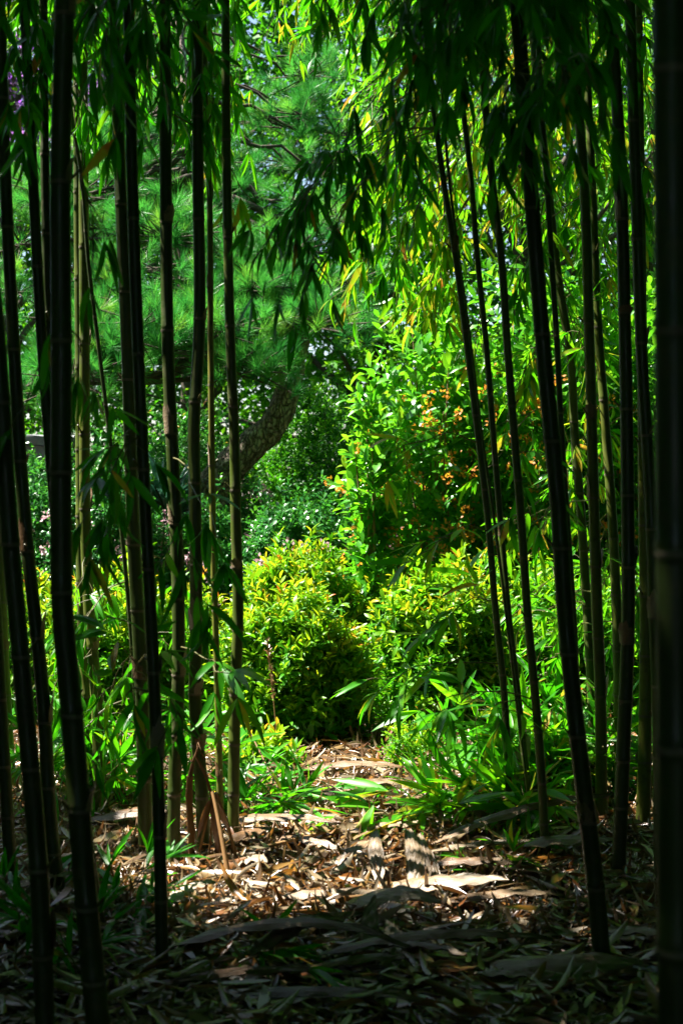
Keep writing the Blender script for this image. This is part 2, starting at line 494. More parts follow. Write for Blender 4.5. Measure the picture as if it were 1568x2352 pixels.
exec_culms = [  # near culms get low tints: grove shade put into their skin colour
    # left side
    ('L1a', 3.0, [(0, -62), (402, -42), (804, -4), (1206, 22), (1608, 57), (2010, 90), (2352, 104)], 46, 'thick near black culm at the left edge running out of the bottom', 0.14, dict()),
    ('L1b', 4.07, [(0, 0), (402, 13), (804, 33), (1206, 59), (1608, 100), (1900, 118), (2104, 142)], 33, 'dark culm with thin tan rim just right of the thick leftmost one', 0.15, dict()),
    ('L0', 4.25, [(0, -80), (804, -45), (1206, -22), (1608, 2), (2010, 26), (2060, 29)], 30, 'dark leaning culm in the lower left corner leaving the frame edge', 0.16, dict()),
    ('L0p', 5.6, [(0, -40), (804, -20), (1206, 0), (1608, 16), (1830, 30)], 22, 'pale olive culm seen at the left edge behind the dark ones', .72, dict()),
    ('L2', 3.78, [(0, 56), (402, 76), (804, 98), (1206, 130), (1608, 165), (2010, 212), (2170, 236)], 29, 'dark culm crossing behind the blue-sheened one with a yellow lit right rim', 0.17, dict()),
    ('L2c', 4.4, [(0, 100), (402, 104), (804, 115), (1206, 140), (1608, 170), (2010, 205)], 25, 'slim dark culm at upper left between two thicker dark ones', 0.16, dict()),
    ('L3', 2.9, [(0, 150), (402, 139), (804, 142), (1206, 141), (1400, 144), (1608, 163), (2010, 194), (2352, 225)], 56, 'thickest left culm, black with a blue sheen low on its left side', 0.14, dict(wtop=44)),
    ('L4', 5.37, [(0, 178), (402, 180), (804, 184), (1206, 187), (1400, 189), (1608, 201), (1750, 210), (1860, 217)], 27, 'sunlit yellow-olive culm just right of the thickest left culm', .62, dict()),
    ('L5', 5.24, [(0, 190), (804, 195), (1206, 197), (1400, 205), (1608, 222), (1750, 227), (1880, 230)], 28, 'pale yellow culm whose sunlit foot bulges beside the olive one', .68, dict()),
    ('L6', 4.9, [(0, 146), (270, 166), (402, 187), (600, 203), (804, 228), (1000, 252), (1206, 278), (1608, 312), (1930, 330)], 11, 'very slender black cane leaning across the pine at left', 0.09, dict()),
    ('L7', 4.67, [(0, 262), (402, 276), (804, 293), (1206, 306), (1608, 327), (1975, 335)], 34, 'left and thicker culm of the touching dark pair before the pine', 0.30, dict()),
    ('L8', 3.54, [(0, 296), (402, 304), (804, 318), (1206, 336), (1608, 356), (2010, 369), (2254, 373)], 30, 'right culm of the touching dark pair, its foot deep in shade', 0.15, dict(wtop=26)),
    ('L9', 4.5, [(0, 379), (402, 381), (804, 386), (1206, 404), (1400, 410), (1608, 409), (1830, 400), (2005, 399)], 31, 'single dark culm with a foot in sunlit litter, right of the touching pair', 0.32, dict(wtop=27)),
    ('L10', 4.61, [(0, 452), (402, 455), (804, 456), (870, 452), (950, 446), (1100, 447), (1206, 449), (1500, 450), (1608, 448), (1700, 454), (1830, 464), (1985, 467)], 31, 'brown-olive culm with a kink halfway, beside a dry brown stub', 0.39, dict(wtop=26)),
    ('L11', 4.9, [(0, 468), (250, 473), (402, 480), (804, 484), (1206, 489), (1608, 500), (1800, 505), (1935, 508)], 16, 'thin yellow cane between the kinked culm and the straight green one', .86, dict()),
    ('L12', 4.75, [(0, 518), (402, 521), (804, 530), (1000, 538), (1206, 542), (1400, 547), (1608, 540), (1800, 537), (1960, 535)], 28, 'green jointed culm standing at the left side of the sunlit path', .56, dict(wtop=20)),
    # right side
    ('K1', 5.04, [(0, 968), (200, 990), (402, 1016), (585, 1045), (804, 1073), (950, 1091), (1206, 1121), (1400, 1137), (1608, 1158), (1800, 1167), (1910, 1170)], 17, 'first slender leaning culm at the right side of the opening', .46, dict()),
    ('K1b', 5.1, [(0, 1000), (402, 1030), (804, 1082), (985, 1104), (1206, 1136), (1380, 1158), (1608, 1185), (1900, 1222)], 8, 'pencil-thin cane running close along the first slender right culm', .5, dict()),
    ('K2', 5.17, [(0, 1045), (220, 1060), (402, 1080), (585, 1095), (804, 1117), (985, 1131), (1206, 1149), (1400, 1166), (1608, 1190), (1750, 1205), (1890, 1222)], 16, 'second slender leaning culm at right, just beyond the first', .44, dict()),
    ('K3', 4.56, [(0, 1095), (220, 1112), (402, 1128), (585, 1150), (804, 1165), (985, 1179), (1206, 1197), (1400, 1210), (1608, 1229), (1720, 1238), (1865, 1247), (1995, 1251)], 21, 'third leaning culm at right, brown-green with a scarred lower joint', .55, dict()),
    ('K4', 3.55, [(0, 1186), (402, 1216), (804, 1247), (1206, 1284), (1400, 1296), (1608, 1316), (1800, 1338), (2010, 1364), (2250, 1385)], 42, 'thick black leaning culm at right whose foot stands in dark litter', 0.14, dict()),
    ('K4b', 5.1, [(0, 1233), (220, 1240), (402, 1254), (585, 1265), (804, 1279), (985, 1288), (1206, 1302), (1400, 1315), (1608, 1325), (1900, 1345)], 16, 'thin dark culm half hidden behind the thick black leaning one', 0.30, dict()),
    ('K5', 5.6, [(0, 1215), (402, 1255), (700, 1290), (804, 1308), (985, 1318), (1206, 1335), (1400, 1347), (1600, 1358), (1830, 1365)], 23, 'bright green culm wrapped in leaves behind the thick black right one', .5, dict()),
    ('K6', 5.1, [(0, 1312), (220, 1325), (402, 1339), (804, 1353), (1206, 1364), (1400, 1370), (1608, 1378), (1800, 1380), (1900, 1381)], 28, 'olive brown spotted culm with grooved joints, right of the thick black one', .66, dict()),
    ('K7', 5.4, [(0, 1340), (402, 1358), (804, 1376), (985, 1390), (1206, 1406), (1400, 1415), (1608, 1420), (1850, 1424)], 26, 'olive culm standing behind the dark culm with white joint rings', .66, dict(wtop=18)),
    ('K8', 4.32, [(0, 1400), (220, 1415), (402, 1424), (804, 1435), (1206, 1441), (1400, 1442), (1608, 1435), (1800, 1427), (2010, 1419), (2045, 1418)], 34, 'dark straight culm with whitish joint rings and a bluish left rim', 0.16, dict()),
    ('K9', 4.25, [(0, 1445), (402, 1458), (804, 1472), (1206, 1495), (1400, 1501), (1608, 1510), (2010, 1516), (2060, 1517)], 31, 'green-rimmed dark culm beside the blurred black one at right edge', 0.32, dict()),
    ('K10', 5.03, [(0, 1466), (804, 1474), (1206, 1478), (1400, 1482), (1608, 1481), (1800, 1478), (1912, 1474)], 33, 'stout yellow-olive culm low at right between two dark ones', .76, dict(wtop=18)),
    ('K11', 1.65, [(0, 1536), (1206, 1546), (2352, 1552)], 92, 'blurred black culm filling the right edge, closest of all', 0.13, dict()),
    ('K12', 2.3, [(0, 1560), (1206, 1590), (2352, 1600)], 66, 'black culm at the extreme right edge behind the blurred closest one', 0.14, dict()),
]
for key, d, path, w, lab, tint, kw in exec_culms:
    culm(key, d, path, w, lab, tint=tint, phase=rng.random(), node=.2 + .05 * rng.random() + (.03 if w > 25 else 0), **kw)


# --------------------------------------------------------------- bamboo branches
def branch_curve(p0, p1, sag, n=8):
    t = np.linspace(0, 1, n)[:, None]
    mid = (p0 + p1) / 2 + np.array([0, 0, sag])
    return (1 - t) ** 2 * p0 + 2 * t * (1 - t) * mid + t ** 2 * p1


def fill_spray(tw, lf, pts, rg, ntw, L, hang, spread, tint, fan=(3, 6), twl=(.05, .14), start=.35, dirn=None):
    """twigs and fans of leaves along a branch; lf collects leaf arrays"""
    n = len(pts)
    for k in range(ntw):
        s = start + (1 - start) * (k + rg.random() * .8) / ntw if k < ntw - 1 else 1.0
        f = min(s, 1.0) * (n - 1)
        i = min(int(f), n - 2)
        p = pts[i] + (pts[i + 1] - pts[i]) * (f - i)
        bd = unit(pts[i + 1] - pts[i])
        td = unit(bd * .6 + rg.normal(size=3) * spread + np.array([0, 0, -hang * .8]))
        if dirn is not None:
            td = unit(td + dirn)
        tl = rg.uniform(*twl)
        q = p + td * tl
        tube(tw, [p, (p + q) / 2 + np.array([0, 0, .006]), q], [.0016, .0013, .001], 4, 0, .5, False)
        m = rg.integers(*fan)
        side = unit(np.cross(td, np.array([0, 0, 1.0]) + rg.normal(size=3) * .3))
        for a in range(m):
            w = (a - (m - 1) / 2) / max(m - 1, 1) * 1.5 + rg.normal() * .15
            ld = unit(td + side * w + np.array([0, 0, -hang * rg.uniform(.3, 1.1)]) + rg.normal(size=3) * .12)
            nr = np.array([0, 0, 1.0]) + rg.normal(size=3) * .55 + unit(np.cross(side, td)) * .3
            lf.append((p + td * tl * (1 - .25 * abs(w) * rg.random()), ld, nr, L * rg.uniform(.6, 1.2), float(np.clip(tint + rg.normal() * .17, 0, .93)) if rg.random() > .025 else rg.uniform(.93, 1)))


def build_leaves(lf, parent, wr=.155, name='leaves', mat=None, bend=.22, rg=rng):
    mb = MB()
    pos = np.array([a[0] for a in lf]); dr = np.array([a[1] for a in lf]); nr = np.array([a[2] for a in lf])
    L = np.array([a[3] for a in lf]); t = np.array([a[4] for a in lf])
    leaves(mb, T_BAMBOO, pos, dr, nr, L, L * wr * rg.uniform(.8, 1.15, len(L)), rg.uniform(.1, .45, len(L)), rg.uniform(.02, 2 * bend, len(L)), t, 0, rg.normal(size=len(L)) * .4)
    return mb.build(name, mat or M_BLEAF, parent)


def spray(ckey, u, v, d, rg, ntw=8, L=.12, hang=.7, spread=.45, tint=.45, rise=.22, sag=.10, start=.3, fan=(3, 6), thick=.0028, attach=None, twl=(.05, .14), wr=.155):
    c = CULMS[ckey]
    p1 = P(u, v, d)
    za = attach if attach is not None else min(max(p1[2] + rise, .15), c['top'] - .2)
    p0 = culm_at(c, za)
    pts = branch_curve(p0, p1, sag)
    pts[2:-1] += rg.normal(size=pts[2:-1].shape) * .008
    tw, lf = MB(), []
    tube(tw, pts, np.linspace(thick, thick * .45, len(pts)), 5)
    fill_spray(tw, lf, pts, rg, ntw, L, hang, spread, tint, fan, twl, start)
    b = tw.build('branch', M_TWIG, c['root'])
    build_leaves(lf, b, wr, rg=rg)


def nearest(u, v, d, pool=None):
    p = P(u, v, d)
    best, bk = 1e9, None
    for k, c in CULMS.items():
        if pool and k not in pool:
            continue
        q = culm_at(c, min(max(p[2], .1), c['top']))
        dd = math.hypot(q[0] - p[0], (q[1] - p[1]) * .8) + .012 * c['used'] + rng.random() * .12
        if dd < best:
            best, bk = dd, k
    CULMS[bk]['used'] += 1
    return bk


def zone(n, us, vs, ds, **kw):
    pool = kw.pop('pool', None)
    acc = kw.pop('accept', None)
    made = 0
    while made < n:
        u, v, d = rng.uniform(*us), rng.uniform(*vs), rng.uniform(*ds)
        if acc and not acc(u, v):
            continue
        made += 1
        k2 = dict(kw)
        if 'tint' not in k2: k2['tint'] = rng.uniform(.3, .6)
        spray(nearest(u, v, d, pool), u, v, d, rng, **k2)


mid_pool = [k for k in CULMS if k not in ('K11', 'K12', 'L1a', 'L3')]
rpool = ['K1', 'K2', 'K3', 'K4b', 'K5', 'K6', 'K7', 'K9', 'K10', 'K1b']
# upper foliage hanging from the grove
zone(26, (-40, 560), (-160, 190), (4.4, 6.0), pool=mid_pool, ntw=9, hang=.65, spread=.6)
zone(20, (60, 560), (120, 400), (4.6, 5.8), pool=mid_pool, ntw=7, hang=1.0)
zone(11, (530, 900), (-160, 110), (4.6, 6.2), pool=['L12', 'L11', 'K1', 'K2', 'L10', 'K3'], ntw=10, hang=.65, spread=.6, rise=.3)
zone(12, (900, 1500), (-160, 260), (4.8, 6.4), pool=rpool, ntw=10, hang=.55, spread=.65)
zone(9, (860, 1480), (330, 640), (5.0, 6.3), pool=rpool, ntw=9, hang=.8, accept=lambda u, v: v < 640 - (900 - u) * .6 if u < 900 else True)
zone(72, (800, 1500), (-140, 560), (6.3, 7.6), pool=rpool, ntw=11, hang=.6, spread=.65, tint=.74, rise=.4, L=.125)
zone(20, (540, 900), (-120, 160), (6.4, 7.2), pool=rpool + ['L12', 'L11'], ntw=9, hang=.9, tint=.7, rise=.4)
zone(8, (770, 930), (520, 700), (5.5, 6.1), pool=['K1', 'K2', 'K1b'], ntw=10, hang=.75, tint=.72, rise=.4, L=.13)
zone(6, (940, 1060), (600, 740), (5.6, 6.2), pool=['K1', 'K2', 'K1b'], ntw=8, hang=.8, tint=.8, rise=.35)
zone(26, (1090, 1500), (600, 1350), (5.4, 6.7), tint=.68, pool=rpool, ntw=7, hang=.55, spread=.6)
zone(12, (90, 470), (1380, 1780), (4.7, 5.9), pool=['L4', 'L5', 'L7', 'L9', 'L10', 'L6', 'L0p', 'L11'], ntw=6, hang=.35, spread=.7, tint=.55)
zone(12, (1180, 1480), (1300, 1750), (5.6, 6.6), pool=rpool, ntw=7, hang=.35, spread=.7)
# close foliage in silhouette, its shade put into low leaf tints
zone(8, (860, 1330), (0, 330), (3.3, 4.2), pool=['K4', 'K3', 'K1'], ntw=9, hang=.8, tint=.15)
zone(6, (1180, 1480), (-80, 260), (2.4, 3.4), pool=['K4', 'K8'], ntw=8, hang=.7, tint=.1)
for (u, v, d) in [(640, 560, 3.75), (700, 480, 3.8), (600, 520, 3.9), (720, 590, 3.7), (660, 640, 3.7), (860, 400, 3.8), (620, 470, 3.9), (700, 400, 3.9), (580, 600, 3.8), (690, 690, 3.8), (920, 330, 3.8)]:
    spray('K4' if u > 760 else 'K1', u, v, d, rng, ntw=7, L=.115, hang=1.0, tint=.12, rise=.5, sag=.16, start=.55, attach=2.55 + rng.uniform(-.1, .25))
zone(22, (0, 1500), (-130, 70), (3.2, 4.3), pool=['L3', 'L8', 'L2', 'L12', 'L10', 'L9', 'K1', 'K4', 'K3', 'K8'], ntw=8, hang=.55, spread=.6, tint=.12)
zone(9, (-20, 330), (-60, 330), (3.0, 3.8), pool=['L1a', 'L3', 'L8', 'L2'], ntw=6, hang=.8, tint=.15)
# single sprays that read clearly
S = lambda *a, **k: spray(*a, rng, **k)
S('L8', 205, 1210, 3.4, ntw=7, L=.12, hang=.55, tint=.2, spread=.6)
S('L8', 260, 1150, 3.45, ntw=7, L=.12, hang=.6, tint=.22, spread=.6)
S('L3', 60, 930, 3.0, ntw=3, L=.13, hang=.25, tint=.15)
S('L3', 250, 1000, 3.3, ntw=5, L=.12, hang=.8, tint=.5)
S('L3', 215, 570, 3.2, ntw=3, L=.12, hang=1.1, tint=.3, start=.7)
S('L9', 500, 1235, 3.7, ntw=4, L=.14, hang=.7, tint=.2, spread=.5, start=.6)
S('L8', 455, 1340, 3.6, ntw=4, L=.15, hang=.55, tint=.2, spread=.5, start=.6)
S('L8', 410, 1300, 3.6, ntw=3, L=.13, hang=.3, tint=.35, spread=.6, start=.6)
S('L9', 540, 1570, 4.1, ntw=5, L=.15, hang=.25, tint=.5, spread=.55, start=.4, rise=.06, sag=.04)
S('L8', 300, 1590, 3.7, ntw=6, L=.13, hang=.5, tint=.5, spread=.7, rise=.1)
S('L8', 420, 1680, 3.55, ntw=4, L=.14, hang=.3, tint=.15, spread=.6, rise=.05, start=.4)
S('L8', 240, 1680, 3.6, ntw=5, L=.12, hang=.4, tint=.2, spread=.7, rise=.1)
S('L9', 590, 470, 4.9, ntw=3, L=.15, hang=.5, tint=.9, spread=.4, start=.7)
S('K1', 880, 1560, 4.8, ntw=7, L=.16, hang=.2, spread=.5, tint=.6, rise=.02, sag=.05, start=.35)
S('K2', 1010, 1420, 4.9, ntw=6, L=.15, hang=.2, spread=.5, tint=.65, rise=.02)
S('K1', 960, 1290, 4.9, ntw=6, L=.15, hang=.3, spread=.5, tint=.65, rise=.1)
S('K3', 960, 1640, 4.6, ntw=7, L=.16, hang=.3, spread=.55, tint=.5, rise=.05)
S('K3', 1090, 1660, 4.5, ntw=5, L=.15, hang=.2, spread=.6, tint=.5, rise=.02)
S('K3', 1190, 1180, 4.6, ntw=5, L=.14, hang=.5, spread=.6, tint=.5)
S('K1', 880, 1050, 5.0, ntw=5, L=.12, hang=.3, spread=.5, tint=.85, rise=.05)


# --------------------------------------------------------------- dwarf bamboo clumps by the path
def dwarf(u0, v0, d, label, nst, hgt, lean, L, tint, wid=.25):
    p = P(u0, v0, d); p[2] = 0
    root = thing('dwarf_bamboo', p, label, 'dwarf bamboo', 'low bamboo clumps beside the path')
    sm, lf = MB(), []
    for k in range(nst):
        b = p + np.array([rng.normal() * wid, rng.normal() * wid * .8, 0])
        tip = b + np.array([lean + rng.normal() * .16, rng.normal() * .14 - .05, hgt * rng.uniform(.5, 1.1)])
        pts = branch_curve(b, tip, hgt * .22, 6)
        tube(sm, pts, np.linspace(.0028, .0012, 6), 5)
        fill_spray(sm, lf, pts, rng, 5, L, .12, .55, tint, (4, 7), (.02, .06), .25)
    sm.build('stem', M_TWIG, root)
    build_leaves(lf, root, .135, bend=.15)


dwarf(600, 1885, 5.25, 'low green bamboo clump on the left verge of the path', 10, .12, .03, .14, .5, .06)
dwarf(560, 1830, 5.5, 'small bamboo clump at the foot of the green jointed culm', 8, .13, -.03, .14, .5, .08)
dwarf(310, 1830, 5.5, 'bright grassy bamboo clump between the left culms', 16, .32, 0, .16, .6, .22)
dwarf(170, 1800, 5.6, 'grassy bamboo clump behind the dark culms at far left', 14, .34, 0, .15, .5, .25)
dwarf(1175, 1895, 5.1, 'large fan of bamboo leaves leaning over the right side of the path', 17, .17, -.15, .21, .68, .08)
dwarf(1265, 1800, 5.5, 'tall bamboo clump behind the leaning fan on the right', 17, .34, -.05, .19, .68, .12)
dwarf(1280, 1820, 5.5, 'leafy bamboo clump at the feet of the right culms', 18, .36, 0, .18, .6, .2)
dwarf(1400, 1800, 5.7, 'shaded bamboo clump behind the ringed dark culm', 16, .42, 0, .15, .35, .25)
dwarf(1200, 2005, 4.5, 'tiny bright sprig on the litter at right', 3, .08, -.1, .12, .7, .04)
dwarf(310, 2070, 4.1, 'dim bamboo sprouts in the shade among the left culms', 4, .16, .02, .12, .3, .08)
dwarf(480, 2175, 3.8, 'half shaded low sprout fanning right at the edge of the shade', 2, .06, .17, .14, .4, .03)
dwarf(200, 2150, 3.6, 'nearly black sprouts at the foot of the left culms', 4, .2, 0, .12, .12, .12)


# --------------------------------------------------------------- broadleaf shrubs
def dome_pts(n, rx, ry, h, rg, lump, zmin=.05):
    ph = rg.uniform(0, 2 * math.pi, n)
    cz = rg.uniform(zmin, 1, n) ** .8
    sz = np.sqrt(np.maximum(0, 1 - cz ** 3.2))
    lob = 1 + lump * (np.sin(ph * 3 + cz * 5) * .5 + np.sin(ph * 5 - cz * 9 + 2) * .35 + np.sin(ph * 8 + cz * 15 + 1) * .25)
    nx, ny, nz = sz * np.cos(ph), sz * np.sin(ph), cz
    p = np.stack([nx * rx * lob, ny * ry * lob, nz * h * (1 + (lob - 1) * .6)], -1)
    nrm = unit(np.stack([nx / rx, ny / ry, nz / h * .8], -1))
    return p, nrm


def shoot_leaves(mb, base, sdir, K, slen, L, W, rg, tpl, tint_lo, tint_hi, ang=(35, 75), fold=.3, bend=.2, tipbias=1.0):
    """K leaves spiralled round each shoot"""
    S_ = len(base)
    j = np.arange(K)
    sl = np.broadcast_to(np.asarray(slen, float), (S_,))
    fr = (j / max(K - 1, 1))[None, :]
    pos = base[:, None, :] + sdir[:, None, :] * (sl[:, None] * fr)[..., None]
    ref = unit(np.cross(sdir, np.array([.3, .8, .2]) + rg.normal(size=(S_, 3)) * .3))
    oth = np.cross(sdir, ref)
    az = (j * 2.4)[None, :] + rg.uniform(0, 6.28, S_)[:, None] + rg.normal(size=(S_, K)) * .3
    rad = np.cos(az)[..., None] * ref[:, None, :] + np.sin(az)[..., None] * oth[:, None, :]
    a = np.radians(rg.uniform(*ang, (S_, K)) * (1.15 - .6 * fr))
    dr = np.cos(a)[..., None] * sdir[:, None, :] + np.sin(a)[..., None] * rad
    dr = dr + rg.normal(size=dr.shape) * .12
    nr = sdir[:, None, :] + np.array([0, 0, .4]) + rg.normal(size=dr.shape) * .25 - rad * .2
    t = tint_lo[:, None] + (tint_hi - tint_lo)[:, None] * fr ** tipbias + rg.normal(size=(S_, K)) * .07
    LL = L * rg.uniform(.6, 1.15, (S_, K)) * (1.05 - .3 * fr)
    M = S_ * K
    leaves(mb, tpl, pos.reshape(M, 3), dr.reshape(M, 3), nr.reshape(M, 3), LL.ravel(), LL.ravel() * (W / L) * rg.uniform(.8, 1.2, M),
           rg.uniform(0, 2 * fold, M), rg.uniform(0, 2 * bend, M), np.clip(t, 0, 1).ravel(), 0, rg.normal(size=M) * .3)


def shrub(name, label, cat, x, y, rx, ry, h, nsh, K, L, W, mat, tpl=T_BROAD, tl=(.3, .6), th=(.6, .9), group=None, slen=.09, lump=.14, z0=0.0, blossoms=None, nst=14, stem_r=.004, inner=.35, topgain=.34, ang=(35, 75), stemmat=None):
    rg = rng
    root = thing(name, (x, y, 0), label, cat, group)
    p, nr = dome_pts(nsh, rx, ry, h, rg, lump)
    dep = 1 - np.abs(rg.normal(size=nsh)) * inner * .6
    dep = np.clip(dep, .25, 1.05) * np.where(rg.random(nsh) < .07, rg.uniform(1.04, 1.22, nsh), 1)
    base = p * dep[:, None] + np.array([x, y, z0])
    sd = unit(nr * .6 + np.array([0, 0, .55]) + rg.normal(size=(nsh, 3)) * .3)
    hh = p[:, 2] / h
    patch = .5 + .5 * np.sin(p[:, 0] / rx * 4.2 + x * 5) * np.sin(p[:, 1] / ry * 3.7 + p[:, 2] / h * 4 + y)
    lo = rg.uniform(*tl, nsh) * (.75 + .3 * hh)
    hi = rg.uniform(*th, nsh) - (1 - hh) * topgain - .12 * (1 - patch)  # young tops yellower; lower leaves tinted darker as shade between mounds
    mb = MB()
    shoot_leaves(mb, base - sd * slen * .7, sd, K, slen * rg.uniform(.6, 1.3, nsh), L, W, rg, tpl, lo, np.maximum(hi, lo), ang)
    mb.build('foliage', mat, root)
    sm = MB()
    for k in rg.choice(nsh, min(nst, nsh), replace=False):
        b = np.array([x + rg.normal() * rx * .18, y + rg.normal() * ry * .18, -.01])
        tube(sm, branch_curve(b, base[k], h * .12, 7), np.linspace(stem_r, stem_r * .35, 7), 5)
    sm.build('stem', stemmat or M_STEM, root)
    if blossoms:
        bm_, nb, size, mat_b, zr = MB(), *blossoms
        cand = np.where((hh > zr) & (hh < .74) & (dep > .78))[0]
        for k in rg.choice(cand, min(nb, len(cand)), replace=False):
            c = base[k] + sd[k] * slen * .6
            m = 16
            dd = unit(rg.normal(size=(m, 3)) + sd[k] * .4)
            leaves(bm_, T_SIMPLE, c + dd * size * rg.uniform(.3, 1, (m, 1)), unit(dd + rg.normal(size=(m, 3)) * .6), rg.normal(size=(m, 3)), size * .7, size * .5, .2, .1, rg.uniform(0, 1, m))
        bm_.build('blossoms', mat_b, root)
    return root


G = 'nandina shrubs beside the path'
ND = dict(L=.076, W=.023, mat=M_NAND, group=G, tl=(.22, .5), th=(.63, .98), slen=.09, lump=.21)
def nx(u, d): return (u - 784) / F * d
shrub('nandina', 'rounded yellow-green shrub, the rear mound behind the front centre one', 'shrub', nx(690, 8.2), 8.2, .38, .34, .86, 1500, 9, **ND)
shrub('nandina', 'front centre shrub left of the path with orange tipped top', 'shrub', nx(672, 6.8), 6.8, .36, .28, .69, 1600, 9, **ND)
shrub('nandina', 'low green shrub filling the gap behind the head of the path', 'shrub', nx(860, 8.2), 8.2, .20, .2, .52, 450, 9, **{**ND, 'th': (.5, .72)})
shrub('nandina', 'yellow-green shrub right of the path below the orange blossoms', 'shrub', nx(1020, 7.1), 7.1, .37, .32, .80, 1600, 9, **ND)
shrub('nandina', 'yellow-green shrub seen through the slender right culms', 'shrub', nx(1230, 7.4), 7.4, .42, .38, .76, 1300, 9, **{**ND, 'th': (.5, .8)})
shrub('nandina', 'leafy shrub seen between the far right culms', 'shrub', nx(1440, 7.4), 7.4, .38, .36, .74, 1000, 9, **{**ND, 'th': (.45, .7)})
shrub('nandina', 'orange tipped shrub between the pale culms and the dark pair', 'shrub', nx(275, 7.2), 7.2, .36, .36, .78, 1400, 9, **ND)
shrub('nandina', 'shrub with yellow leaves behind the kinked culm', 'shrub', nx(445, 7.6), 7.6, .28, .3, .62, 1200, 9, **ND)
shrub('nandina', 'shrub at far left glimpsed behind the dark culms', 'shrub', nx(90, 7.4), 7.4, .34, .34, .72, 1000, 9, **ND)
shrub('nandina', 'small knee-high seedling shrub with orange leaves right of the path', 'shrub', nx(950, 6.1), 6.1, .12, .12, .22, 220, 7, **{**ND, 'L': .035, 'W': .013, 'lump': .2})
shrub('nandina', 'sparse yellow seedling beside the left verge of the path', 'shrub', nx(600, 6.0), 6.0, .16, .12, .17, 110, 7, **{**ND, 'lump': .3})

H = 'hawthorn bushes under the pine'
HD = dict(L=.055, W=.026, mat=M_HAW, tpl=T_OBOV, group=H, tl=(.2, .5), th=(.5, .8), slen=.09, blossoms=(60, .04, M_PINK, .5))
shrub('hawthorn_bush', 'glossy bush with pink blossoms left of the pine trunk', 'bush', nx(420, 11.2), 11.2, .72, .5, 1.78, 2300, 9, **{**HD, 'th': (.5, .95)})
shrub('hawthorn_bush', 'glossy blossoming bush left of the touching dark culms', 'bush', nx(210, 9.0), 9.0, .55, .5, 1.42, 1900, 9, **HD)
shrub('hawthorn_bush', 'white glinting bush at far left behind the culms', 'bush', nx(60, 9.2), 9.2, .5, .45, 1.4, 1500, 9, **HD)
shrub('hawthorn_bush', 'low glossy bush behind the kinked culm, below the trunk', 'bush', nx(470, 9.2), 9.2, .42, .4, 1.08, 1500, 9, **HD)
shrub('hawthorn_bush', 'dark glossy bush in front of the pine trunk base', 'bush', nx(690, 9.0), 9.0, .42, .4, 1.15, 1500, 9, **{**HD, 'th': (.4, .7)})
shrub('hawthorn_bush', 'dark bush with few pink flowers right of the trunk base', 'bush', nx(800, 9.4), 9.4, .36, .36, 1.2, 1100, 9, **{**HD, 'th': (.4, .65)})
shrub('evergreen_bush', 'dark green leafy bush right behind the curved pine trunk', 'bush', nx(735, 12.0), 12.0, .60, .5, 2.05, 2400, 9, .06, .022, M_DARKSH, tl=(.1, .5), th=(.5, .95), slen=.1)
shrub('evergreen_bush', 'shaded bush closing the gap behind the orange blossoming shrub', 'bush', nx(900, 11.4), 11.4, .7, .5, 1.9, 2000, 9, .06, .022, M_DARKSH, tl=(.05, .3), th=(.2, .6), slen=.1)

# osmanthus: pale stems, big leaves, orange blossom clusters
OD = dict(L=.13, W=.048, mat=M_OSM, tl=(.35, .7), th=(.65, 1.0), slen=.20, stem_r=.010, nst=26)
shrub('osmanthus', 'tall shrub with orange blossom clusters at the right of the opening', 'shrub', nx(1010, 8.7), 8.7, .52, .42, 2.35, 500, 7, blossoms=(230, .038, M_ORANGE, .1), group='osmanthus shrubs', **OD)
shrub('osmanthus', 'orange blossoming shrub behind the leaning right culms', 'shrub', nx(1240, 8.9), 8.9, .6, .5, 2.6, 720, 7, blossoms=(200, .038, M_ORANGE, .1), group='osmanthus shrubs', **OD)
shrub('osmanthus', 'orange blossoming shrub at far right behind dark culms', 'shrub', nx(1450, 9.0), 9.0, .55, .5, 2.5, 800, 7, blossoms=(40, .04, M_ORANGE, .12), group='osmanthus shrubs', **OD)
shrub('osmanthus', 'bright leafy column of pale leaves at the left of the orange blossoms', 'shrub', nx(855, 8.3), 8.3, .14, .2, 1.98, 130, 8, group='osmanthus shrubs', **{**OD, 'th': (.75, 1.0), 'nst': 10})


# strap-leaved plants below the pine
def strap_plant(u, d, h, label):
    x = nx(u, d)
    root = thing('strap_leaf_plant', (x, d, 0), label, 'plant', 'strap-leaved plants under the pine')
    mb = MB()
    n = 150
    az = rng.uniform(0, 6.28, n)
    tilt = rng.uniform(.1, .9, n)
    dr = np.stack([np.cos(az) * tilt, np.sin(az) * tilt, np.ones(n)], -1)
    pos = np.array([x, d, 0]) + np.stack([np.cos(az) * .08, np.sin(az) * .08, rng.uniform(h * .45, h * .62, n)], -1)
    nr = np.stack([-np.cos(az) * .6, -np.sin(az) * .6, np.ones(n)], -1) + rng.normal(size=(n, 3)) * .2
    leaves(mb, T_BAMBOO, pos, dr, nr, rng.uniform(.35, .6, n), .035, .3, rng.uniform(.2, .7, n), rng.random(n))
    mb.build('leaves', M_STRAP, root)
    st = MB()
    for k in range(24):
        tube(st, [np.array([x, d, 0]) + rng.normal(size=3) * [.05, .05, 0], pos[k]], [.015, .01], 6)
    st.build('stem', M_DRY, root)


strap_plant(245, 10.2, 1.65, 'bluish strap-leaved plant below the pine at left')
strap_plant(370, 10.4, 1.75, 'blue-green strap-leaved plant just left of the pine trunk')


